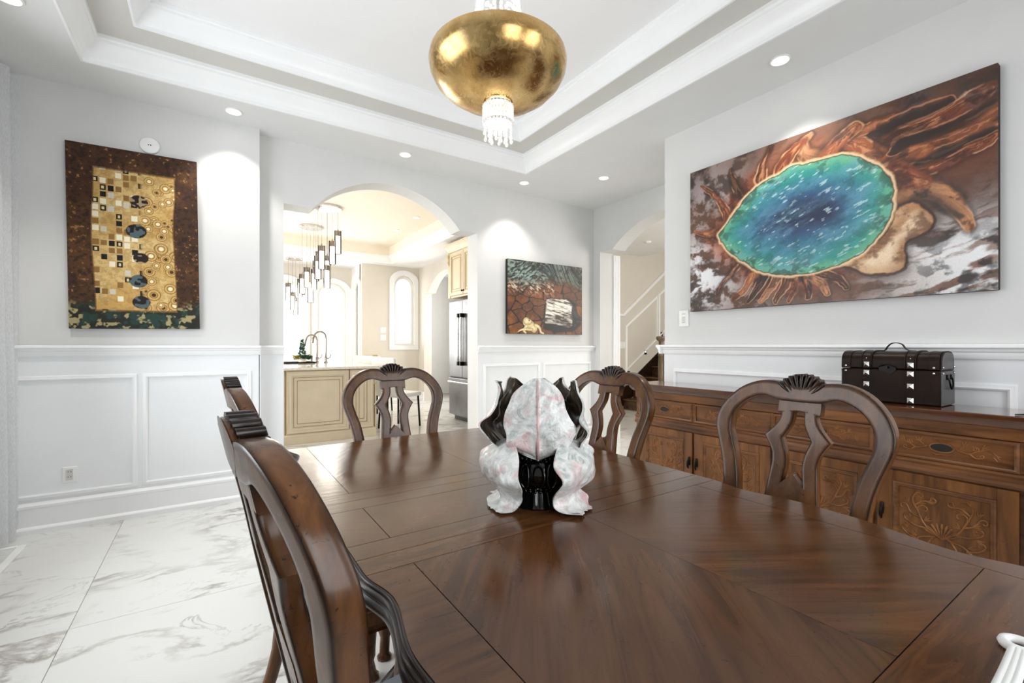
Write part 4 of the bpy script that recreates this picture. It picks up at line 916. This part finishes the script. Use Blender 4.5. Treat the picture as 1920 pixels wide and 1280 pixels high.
for k in range(20):
    a = 2*PI*k/20; r = .054*(1 if k % 2 else .6); n = rs.randint(4, 7)
    for j in range(n): sphere(mb, (cx+r*math.cos(a), cy+r*math.sin(a), 2.02-.0115*j), .0050 if j < n-1 else .0078, 6, 4, 1.2)
o = mb.build('crystal_drops', 'crystal', cl, smooth=80); o['kind'] = 'stuff'
mb = MB()
for k in range(22):
    a = 2*PI*k/22
    for j in range(24):
        t = j/23; r = .085-.02*math.sin(PI*t)+.05*(1-t)**4; sphere(mb, (cx+r*math.cos(a), cy+r*math.sin(a), 2.27+t*.79), .0075, 6, 4, 1.4)
o = mb.build('crystal_strands', 'crystal', cl, smooth=80); o['kind'] = 'stuff'
def lamp_point(name, loc, e, parent=None, col=(1, .93, .82), r=.05, spot=None, blend_=.6):
    l = bpy.data.lights.new(name, 'SPOT' if spot else 'POINT'); l.energy = e; l.color = col; l.shadow_soft_size = r
    if spot: l.spot_size = math.radians(spot); l.spot_blend = blend_
    o = bpy.data.objects.new(name, l); C.collection.objects.link(o)
    if parent is not None: o.parent = parent; o.location = Vector(loc)-origin(parent)
    else: o.location = loc
    return o
MB().lathe([(.0001, 2.15), (.012, 2.155), (.02, 2.17), (.024, 2.19), (.018, 2.21), (.0001, 2.222)], 16, (cx+.12, cy, .02)).build('bulb', 'bulb', cl, smooth=60)
MB().lathe([(.0001, 2.15), (.012, 2.155), (.02, 2.17), (.024, 2.19), (.018, 2.21), (.0001, 2.222)], 16, (cx-.12, cy, .02)).build('bulb', 'bulb', cl, smooth=60)
lamp_point('chandelier_light', (cx, cy, 2.36), 14, cl, (1, .95, .88), .15)
lamp_point('drum_light', (cx, cy, 2.06), 1.2, cl, (1, .93, .82), .04)

# ------------------------------------------------------------------ recessed downlights
def downlight(x, y, z, label, group, e, warm=False, spot=78, r=.036):
    t = thing('downlight', (x, y, z), label, 'downlight', group)
    MB().lathe([(r*1.05, -.001), (r*1.5, -.001), (r*1.52, -.006), (r*1.3, -.009), (r*1.08, -.004), (r, .0)], 28).build('trim_ring', 'whiteplastic', t, local=True, smooth=40)
    MB().lathe([(.0001, -.004), (r*.8, -.005), (r*1.06, -.001), (r*1.06, .0)], 24).build('lens', 'lampwarm' if warm else 'lamp', t, local=True, smooth=40)
    s_ = lamp_point('downlight_beam', (x, y, z-.02), e, t, (1, .87, .68) if warm else (1, .955, .89), .03, spot)
    return t
GD = 'recessed ceiling downlights in the dining room'
for x, y, lb in ((.129, 3.745, 'recessed downlight in the soffit above the mosaic wall hanging'), (1.392, 3.774, 'recessed downlight in the soffit above the kitchen arch'),
                 (2.636, 3.765, 'recessed downlight at the inner tray corner above the cracked earth painting'), (3.211, 3.227, 'recessed downlight in the soffit before the stair hall arch'),
                 (2.737, 1.336, 'bright recessed downlight above the turquoise hot spring painting'), (-.803, 3.108, 'recessed downlight at the top left edge near the curtain')):
    downlight(x, y, 2.80, lb, GD, 62, spot=96)
downlight(2.737, -.2, 2.80, 'recessed downlight in the right soffit behind the camera', GD, 26)
GK = 'recessed ceiling downlights in the kitchen'
for x, y, lb in ((2.296, 8.341, 'small kitchen downlight farthest back, left of the other two'), (2.62, 7.546, 'middle one of the three small kitchen downlights'), (2.62, 6.629, 'small kitchen downlight nearest the arch top')):
    downlight(x, y, 3.12, lb, GK, 30, True)
downlight(4.95, 4.45, 2.82, 'recessed downlight in the hall ceiling seen through the hall arch', None, 60, True, 110)
sd = MB().lathe([(.0001, -.03), (.04, -.03), (.055, -.018), (.06, 0)], 24, (5.823, 4.879, 2.82)).build('smoke_detector', 'whiteplastic', smooth=40); tag(sd, 'white smoke detector on the hall ceiling beside the downlight', 'smoke detector')

# ------------------------------------------------------------------ small wall fittings
ct = thing('wall_chime', (-.352, YB-.001, 2.515), 'round white disc on the wall above the mosaic hanging', 'chime')
MB().lathe([(.0001, .016), (.03, .017), (.052, .012), (.0575, .004), (.0575, 0)], 40).build('cover', 'whiteplastic', ct, local=True, smooth=40).rotation_euler = (PI/2, 0, 0)
for a in (-.006, .006): MB().lathe([(.0001, .0195), (.0035, .0185), (.0035, .015)], 10, (a, 0, 0)).build('screw_hole', 'black', ct, local=True).rotation_euler = (PI/2, 0, 0)
ou = thing('wall_outlet', (-.75, YB-.0065, .285), 'white double wall outlet in the left wainscot panel', 'outlet')
MB().box(-.036, -.006, 0, .036, 0, .10).build('cover_plate', 'whiteplastic', ou, local=True, bevel=.003)
MB().box(-.017, -.008, .016, .017, -.005, .084).build('receptacle', 'grey', ou, local=True, bevel=.001)
for zc in (.034, .066):
    for a, w, h in ((-.006, .0014, .007), (.006, .0014, .008), (0, .0022, .003)): MB().box(a-w, -.009, zc+(.004 if a else .011)-h/2-.0035*(0 if a else -1), a+w, -.0078, zc+(.004 if a else .011)+h/2).build('slot', 'black', ou, local=True)
sw_ = thing('wall_control', (XR-.0005, 2.178, 1.297), 'white wall control panel with small keys left of the large painting', 'wall control')
MB().box(-.008, -.042, 0, 0, .042, .124).build('cover_plate', 'whiteplastic', sw_, local=True, bevel=.003)
for k in range(6): MB().box(-.0105, -.014, .028+.013*k, -.007, .014, .036+.013*k).build('key', 'grey' if k != 4 else 'trim', sw_, local=True, bevel=.001)
for z, lb in ((1.47, 'upper white switch plate on the kitchen back wall'), (1.318, 'lower white switch plate on the kitchen back wall')):
    t = thing('switch_plate', (2.93, YK-.0005, z-.057), lb, 'switch', 'kitchen wall switches')
    MB().box(-.058, -.007, 0, .058, 0, .115).build('cover_plate', 'whiteplastic', t, local=True, bevel=.003)
    for a in (-.024, .024): MB().box(a-.016, -.011, .025, a+.016, -.006, .09).build('rocker', 'trim', t, local=True, bevel=.002)
# floor vent and sheer curtain at the left window
fv = thing('floor_vent', (-1.0, 3.46, 0), 'cream slatted floor vent below the sheer curtain', 'vent')
MB().box(-.92, 3.20, 0, -.885, 3.72, .012).box(-1.09, 3.20, 0, -1.06, 3.72, .012).box(-1.06, 3.69, 0, -.92, 3.72, .012).box(-1.06, 3.20, 0, -.92, 3.23, .012).build('frame', 'whiteplastic', fv, bevel=.002)
for k in range(28): MB().box(-1.06, 3.235+.0163*k, .001, -.92, 3.235+.0163*k+.007, .009).build('slat', 'whiteplastic', fv)
for y0, y1, lb, x0 in ((3.30, 3.93, 'white sheer curtain hanging in the back left corner', -1.005), (1.0, 1.5, 'white sheer curtain hanging at the near end of the left window', -1.01)):
    def cf(u, v):
        y = y0+(y1-y0)*u; return (x0+.036*math.sin(u*(y1-y0)*62)*(.6+.4*(1-v))+.010*math.sin(u*31+v*2), y+.01*math.sin(v*5+u*9), .018+v*2.755)
    o = MB().grid(cf, 150, 14).build('sheer_curtain', 'sheer', smooth=180, recalc=False); tag(o, lb, 'curtain', 'sheer curtains of the left window')
cr = MB().tube([(-1.03, .95, 2.782), (-1.03, 3.94, 2.782)], .010, 8).build('curtain_track', 'trim', smooth=60); tag(cr, 'white curtain track under the soffit along the left window', 'curtain track')

# ------------------------------------------------------------------ kitchen: island, fridge, cabinet
isl = thing('kitchen_island', (1.2, 6.85, 0), 'cream kitchen island with raised panels and pale stone worktop behind the arch', 'kitchen island')
IX0, IX1, IY0, IY1 = .44, 1.735, 5.84, 7.80
MB().box(IX0, IY0, .10, IX1, IY1, .862).build('body', 'cream', isl, bevel=.004)
MB().box(IX0-.02, IY0-.02, 0, IX1+.02, IY1, .085).sweep([(0, 0), (.022, 0), (.018, .012), (.006, .03), (0, .034)], [(IX0, IY0, .085), (IX1, IY0, .085), (IX1, IY1, .085)][::-1], (0, 0, 1)).build('plinth', 'cream', isl, bevel=.003)
MB().box(IX0-.05, IY0-.045, .864, IX1+.06, IY1+.05, .895).build('worktop', 'stone', isl, bevel=.006, segs=2)
for x0, x1 in ((.725, 1.42), (1.435, 1.715)):
    d = MB().box(x0, IY0-.018, .125, x1, IY0, .850).build('door', 'cream', isl, bevel=.003)
    MB().sweep([(0, 0), (0, .008), (.01, .012), (.02, .006), (.035, .002), (.05, .007), (.056, 0)], [(x1-.055, IY0-.018, .18), (x0+.055, IY0-.018, .18), (x0+.055, IY0-.018, .795), (x1-.055, IY0-.018, .795)], (0, -1, 0), True).build('panel_moulding', 'cream', d, smooth=30)
    for q in (.052, .075, .112): MB().sweep([(0, 0), (0, .0035), (.004, .0035), (.004, 0)], [(x1-q, IY0-.0185, .125+q), (x0+q, IY0-.0185, .125+q), (x0+q, IY0-.0185, .85-q), (x1-q, IY0-.0185, .85-q)], (0, -1, 0), True).build('glaze_line', 'glaze', d)
MB().box(1.4235, IY0-.008, .125, 1.4315, IY0, .86).build('glaze_line', 'glaze', isl)
MB().box(.705, IY0-.008, .11, .715, IY0, .86).build('glaze_line', 'glaze', isl)
mb = MB().tube(spline([(1.765, IY0+.05, .84), (1.80, IY0+.05, .82), (1.80, IY0+.05, .77), (1.765, IY0+.05, .74), (1.775, IY0+.05, .70), (1.755, IY0+.05, .68)], 5), .02, 8); mb.build('corbel', 'cream', isl, smooth=60)
mb = MB().box(1.755, IY0+.02, .09, 1.775, IY0+.09, .66); mb.build('corner_post', 'cream', isl, bevel=.003)
MB().tube([(1.80, IY0+.30, .68), (1.80, IY0+.30, .12)], .012, 8).tube([(1.80, IY0+.30, .66), (1.735, IY0+.30, .66)], .008, 6).tube([(1.80, IY0+.30, .14), (1.735, IY0+.30, .14)], .008, 6).build('rail_handle', 'dark', isl, smooth=60)
def faucet(name, x, y, h, label, sc=1):
    t = thing(name, (x, y, .895), label, 'faucet', 'gooseneck faucets on the island')
    MB().lathe([(.0001, 0), (.03, 0), (.03, .012), (.02, .02), (.018, .07), (.022, .075), (.017, .085), (.0001, .085)], 16).build('base', 'nickel', t, local=True, smooth=40)
    p = [(0, 0, .08), (0, 0, h-.11*sc)]+[(-.085*sc+.085*sc*math.cos(a), 0, h-.11*sc+.09*sc*math.sin(a)) for a in np.linspace(0, PI*.94, 12)]
    MB().tube(p, .0125*sc, 10).build('gooseneck', 'nickel', t, local=True, smooth=60)
    e = p[-1]; MB().tube([e, (e[0]-.012, 0, e[2]-.04), (e[0]-.022, 0, e[2]-.10)], [.014*sc, .017*sc, .021*sc], 12).build('spray_head', 'nickel', t, local=True, smooth=50)
    MB().tube([(.015, 0, .06), (.055, 0, .075), (.075, 0, .13)], [.008, .007, .006], 8).build('lever', 'nickel', t, local=True, smooth=60); return t
faucet('kitchen_faucet', 1.445, 7.30, .49, 'taller polished gooseneck faucet on the kitchen island, on the right')
faucet('kitchen_faucet', 1.34, 7.42, .44, 'shorter gooseneck faucet on the kitchen island, nearer the small conifer', .9)
sk = thing('soap_pump', (1.27, 7.44, .895), 'small metal soap pump on the island beside the faucets', 'soap pump')
MB().lathe([(.0001, 0), (.022, 0), (.02, .01), (.012, .02), (.012, .09), (.018, .095), (.014, .11), (.0001, .11)], 14).build('body', 'nickel', sk, local=True, smooth=40)
MB().tube([(0, 0, .105), (-.03, 0, .125), (-.055, 0, .115)], .006, 8).build('spout', 'nickel', sk, local=True, smooth=60)
tr = thing('serving_tray', (1.0, 7.33, .895), 'shallow dark edged tray on the left end of the island top', 'tray')
MB().box(-.27, -.16, .0, .27, .16, .008).build('base', 'stone', tr, local=True)
MB().sweep([(0, 0), (.008, 0), (.008, .022), (0, .022)], [(-.27, -.16, 0), (.27, -.16, 0), (.27, .16, 0), (-.27, .16, 0)], (0, 0, 1), True).build('rim', 'dark', tr, local=True)
pl = thing('small_conifer', (1.12, 7.33, .904), 'little green conifer in a pale pot among yellow leaves on the island tray', 'plant')
MB().lathe([(.0001, 0), (.05, 0), (.062, .06), (.058, .06), (.0001, .052)], 18).build('pot', 'stone', pl, local=True, smooth=40)
MB().tube([(0, 0, .05), (0, 0, .30)], .005, 6).build('stem', 'dark', pl, local=True)
rs = np.random.RandomState(8); mb = MB()
for k in range(420):
    h = rs.rand()**1.2; r = .058*(1-h)**.8+.006; a = rs.rand()*6.28; z = .07+h*.26; rr = r*(.5+.5*rs.rand())
    c = Vector((rr*math.cos(a), rr*math.sin(a), z)); d = Vector((math.cos(a)*.5, math.sin(a)*.5, .8)).normalized()*.028; s_ = d.cross(Vector((rs.rand()-.5, rs.rand()-.5, rs.rand()-.5))).normalized()*.007
    mb.add([c-s_, c+s_, c+d], [(0, 1, 2)])
mb.build('foliage', 'green', pl, local=True, recalc=False)['kind'] = 'stuff'
mb = MB(); m2 = MB()
for k in range(240):
    a = rs.rand()*6.28; rr = .03+.08*rs.rand()**.7; c = Vector((rr*math.cos(a), rr*math.sin(a), .045+.05*rs.rand())); d = Vector((math.cos(a), math.sin(a), rs.rand()*1.2-.1)).normalized()*.036; s_ = d.cross(Vector((rs.rand()-.5, rs.rand()-.5, rs.rand()-.5))).normalized()*.011
    (m2 if math.cos(a) < -.3 else mb).add([c-s_*.4, c+d*.5-s_, c+d, c+d*.5+s_], [(0, 1, 2, 3)])
mb.build('lower_leaves', 'green', pl, local=True, recalc=False)['kind'] = 'stuff'; m2.build('yellow_leaves', 'yellowgreen', pl, local=True, recalc=False)['kind'] = 'stuff'

fr = thing('refrigerator', (3.42, 6.085, 0), 'stainless steel french door refrigerator with bottom freezer', 'refrigerator')
FX = 3.13
MB().box(FX+.07, 5.64, .06, 3.69, 6.54, 1.84).build('body', 'inox', fr, bevel=.004)
MB().box(FX+.09, 5.66, 0, 3.69, 6.52, .07).build('base_grille', 'black', fr)
for y0, y1, n in ((6.094, 6.54, 'door'), (5.64, 6.088, 'door')):
    MB().box(FX, y0, .675, FX+.068, y1, 1.84).build(n, 'inox', fr, bevel=.008, segs=2)
MB().box(FX, 5.64, .09, FX+.068, 6.54, .655).build('freezer_drawer', 'inox', fr, bevel=.008, segs=2)
MB().box(FX+.02, 5.645, .655, FX+.068, 6.535, .675).build('gasket', 'black', fr)
for y in (6.135, 6.045):
    h = MB().tube(spline([(FX-.045, y, .90), (FX-.05, y, 1.0), (FX-.052, y, 1.25), (FX-.05, y, 1.5), (FX-.045, y, 1.60)], 4), .016, 10).build('handle', 'chrome', fr, smooth=60)
    for z in (.88, 1.60): MB().box(FX-.065, y-.02, z-.025, FX+.002, y+.02, z+.035).build('handle_mount', 'dark', h, bevel=.004)
MB().tube([(FX-.04, 5.70, .60), (FX-.04, 6.48, .60)], .014, 10).build('handle', 'chrome', fr, smooth=60)
kc = thing('wall_cabinet', (3.43, 6.1, 1.90), 'cream glazed wall cabinet with crown moulding above the refrigerator', 'cabinet')
MB().box(3.17, 5.62, 1.90, 3.69, 6.62, 2.66).build('body', 'cream', kc, bevel=.004)
MB().sweep([(0, 0), (.012, 0), (.02, .03), (.05, .08), (.07, .10), (.07, .125), (0, .125)], [(3.69, 6.62, 2.62), (3.17, 6.62, 2.62), (3.17, 5.62, 2.62)][::-1], (0, 0, 1)).build('crown_moulding', 'cream', kc, smooth=30)
for y0, y1, hy in ((6.10, 6.55, 6.125), (5.65, 6.09, 6.065)):
    d = MB().box(3.152, y0, 1.93, 3.17, y1, 2.60).build('door', 'cream', kc, bevel=.003)
    MB().sweep([(0, 0), (0, .008), (.01, .011), (.02, .005), (.034, .002), (.046, .006), (.05, 0)], [(3.152, y0+.05, 1.98), (3.152, y1-.05, 1.98), (3.152, y1-.05, 2.55), (3.152, y0+.05, 2.55)], (-1, 0, 0), True).build('panel_moulding', 'cream', d, smooth=30)
    for q in (.047, .068, .10): MB().sweep([(0, 0), (0, .0035), (.004, .0035), (.004, 0)], [(3.1515, y0+q, 1.93+q), (3.1515, y1-q, 1.93+q), (3.1515, y1-q, 2.60-q), (3.1515, y0+q, 2.60-q)], (-1, 0, 0), True).build('glaze_line', 'glaze', d)
    sphere(MB(), (3.138, hy, 1.985), .014, 10, 6).build('knob', 'dark', d, smooth=60)
MB().box(3.155, 6.56, 1.90, 3.18, 6.63, 2.62).build('side_post', 'cream', kc, bevel=.006)
MB().tube(spline([(3.165, 6.6, 2.62), (3.135, 6.6, 2.56), (3.15, 6.6, 2.5), (3.14, 6.6, 2.46), (3.16, 6.6, 2.42)], 4), .022, 8).build('corbel', 'cream', kc, smooth=60)

# pendant clusters over the island
def pendant(name, x, y, z, label, drops, rad=.19):
    t = thing(name, (x, y, z), label, 'pendant light', 'glass cylinder pendant clusters in the kitchen')
    MB().lathe([(.0001, -.03), (rad-.01, -.03), (rad, -.022), (rad, 0)], 40).build('canopy', 'chrome', t, local=True, smooth=30)
    for dx, dy, zb in drops:
        c = MB().tube([(dx, dy, -.03), (dx, dy, zb+.36)], .0022, 5).build('cord', 'nickel', t, local=True)
        MB().lathe([(.0001, .36), (.006, .36), (.007, .335), (.031, .33), (.032, .255), (.0001, .255)], 18, (dx, dy, zb)).build('metal_cap', 'nickel', t, local=True, smooth=40)
        g = MB().lathe([(.046, 0), (.048, .002), (.048, .33), (.045, .33), (.045, 0)], 24, (dx, dy, zb)).build('glass_cylinder', 'tube', t, local=True, smooth=40)
        MB().lathe([(.0001, .012), (.030, .012), (.032, .02), (.032, .252), (.0001, .254)], 18, (dx, dy, zb)).build('frosted_core', 'bulb', t, local=True, smooth=40)
    lamp_point('pendant_light', (x, y, z-1.0), 16, t, (1, .9, .75), .12); return t
Rv = Vector((.834, -.551, 0))
def drops(lst, x, y, d): return lst
pendant('pendant_cluster', 1.375, 6.83, 3.12, 'glass cylinder pendant cluster nearest the arch, on a chrome canopy', [(-.12, .06, -1.03), (-.09, -.05, -.90), (.0, .05, -1.15), (.05, -.06, -.82), (.13, -.04, -.66), (.02, .12, -1.0)])
pendant('pendant_cluster', 1.375, 8.10, 3.12, 'glass cylinder pendant cluster second from the arch', [(-.13, .05, -1.12), (-.08, -.06, -1.02), (.0, .08, -1.25), (.06, -.05, -.9), (.12, .04, -.72), (.02, -.12, -1.05)])
pendant('pendant_cluster', 1.30, 9.40, 2.80, 'small far pendant cluster in front of the bay windows', [(-.10, .05, -.80), (-.04, -.06, -.98), (.03, .06, -1.06), (.09, -.04, -.72)], .15)

# seats round the breakfast corner beyond the island
def white_chair(label, x, y, rz):
    t = thing('breakfast_chair', (x, y, 0), label, 'chair', 'white breakfast chairs beyond the island', rz)
    MB().box(-.22, -.2, .44, .22, .24, .50).build('seat', 'whiteleather', t, local=True, bevel=.02, segs=2)
    MB().add(*(lambda b: (b.v, b.f))(MB().add([(-.22, -.24, .46), (.22, -.24, .46), (.22, -.18, .46), (-.22, -.18, .46), (-.2, -.34, .99), (.2, -.34, .99), (.2, -.29, .99), (-.2, -.29, .99)], [(0, 3, 2, 1), (4, 5, 6, 7), (0, 1, 5, 4), (1, 2, 6, 5), (2, 3, 7, 6), (3, 0, 4, 7)]))).build('backrest', 'whiteleather', t, local=True, bevel=.018, segs=2)
    for a in (-.18, .18):
        for b in (-.17, .2): MB().tube([(a, b, .45), (a*1.1, b*1.1, 0)], .014, 8).build('leg', 'dark', t, local=True, smooth=60)
white_chair('white breakfast chair just right of the olive one', 2.38, 7.95, math.radians(-55))
white_chair('white breakfast chair in the middle of the row beyond the island', 2.305, 7.10, math.radians(-60))
white_chair('white breakfast chair at the right end of the row, nearest', 2.21, 6.25, math.radians(-60))
oc = thing('olive_chair', (2.38, 8.86, 0), 'olive fabric chair back showing above the island beside the bay window', 'chair', None, math.radians(20))
MB().box(-.22, -.2, .42, .22, .24, .48).build('seat', 'olive', oc, local=True, bevel=.02)
MB().box(-.22, -.26, .46, .22, -.19, .98).build('backrest', 'olive', oc, local=True, bevel=.03, segs=3, smooth=60)
for a in (-.18, .18):
    for b in (-.2, .2): MB().tube([(a, b, .44), (a, b, 0)], .016, 8).build('leg', 'dark', oc, local=True, smooth=60)

# ------------------------------------------------------------------ staircase
stc = thing('staircase', (7.5, 5.1, 0), 'dark wooden staircase rising to the right along the panelled stair wall', 'staircase')
SX, RUN, RISE, SY0 = 6.25, .262, .19, 4.70
for k in range(10):
    x = SX+RUN*k; z = RISE*(k+1)
    MB().box(x, SY0, 0 if k < 1 else z-RISE-.1, x+.02, YS-.022, z-.03).build('riser', 'stairwood', stc)
    MB().box(x-.03, SY0-.03, z-.03, x+RUN+.02, YS-.022, z).build('tread', 'stairwood', stc, bevel=.008)
mb = MB().prism([(SX-.12, 0), (SX+RUN*10, RISE*10-.3), (SX+RUN*10, RISE*10+.22), (SX-.12, .30)], fY, YS-.02, YS-.001); mb.build('wall_stringer', 'tableedge', stc)
mb = MB().prism([(SX, 0), (SX+RUN*10, RISE*9.4), (SX+RUN*10, RISE*10)]+[q for k in range(9, -1, -1) for q in ((SX+RUN*(k), RISE*(k+1)-.031), (SX+RUN*k, RISE*k-.031 if k else 0))], fY, SY0+.005, SY0+.03); mb.build('outer_stringer', 'stairwood', stc)
for k in range(2):
    for j in range(2):
        MB().lathe([(.0001, 0), (.022, 0), (.022, .05), (.014, .07), (.02, .09), (.024, .3), (.016, .5), (.022, .52), (.014, .54), (.014, .76), (.0001, .76)], 14, (SX+RUN*(k+.25+.5*j), SY0+.03, RISE*(k+1))).build('baluster', 'newel', stc, smooth=40)
MB().tube([(SX+.02, SY0+.03, 1.0), (SX+RUN*3, SY0+.03, 1.0+RISE*3)], .03, 8).build('handrail', 'newel', stc, smooth=60)
nw = thing('newel_post', (5.98, 4.74, 0), 'turned greyish wooden newel post at the foot of the stairs', 'newel post')
MB().lathe([(.0001, 0), (.055, 0), (.055, .28), (.045, .30), (.05, .33), (.036, .36), (.048, .40), (.036, .44), (.042, .60), (.046, .85), (.036, .98), (.046, 1.0), (.036, 1.03), (.036, 1.22), (.0001, 1.22)], 20).build('shaft', 'newel', nw, local=True, smooth=40)
MB().lathe([(.0001, 1.22), (.04, 1.22), (.07, 1.25), (.078, 1.27), (.07, 1.30), (.0001, 1.31)], 20).build('cap', 'newel', nw, local=True, smooth=40)
for (x, z, lb) in ((6.40, .60, 'lowest small black step light low on the stair wall'), (6.86, .985, 'middle small black step light on the stair wall panel'), (7.33, 1.335, 'highest small black step light by the second stair panel')):
    t = thing('step_light', (x, YS-.0005, z), lb, 'step light', 'black step lights along the stairs')
    MB().box(-.033, -.012, 0, .033, 0, .085).build('housing', 'black', t, local=True, bevel=.004)
    MB().box(-.008, -.014, .045, .008, -.011, .06).build('lens', 'lampwarm', t, local=True)
t = thing('hall_switch', (6.245, YS-.0005, 1.10), 'white double switch plate on the stair wall at the foot of the rail', 'switch')
MB().box(-.07, -.007, 0, .07, 0, .125).build('cover_plate', 'whiteplastic', t, local=True, bevel=.003)
for a in (-.03, .03): MB().box(a-.02, -.011, .025, a+.02, -.006, .10).build('rocker', 'trim', t, local=True, bevel=.002)
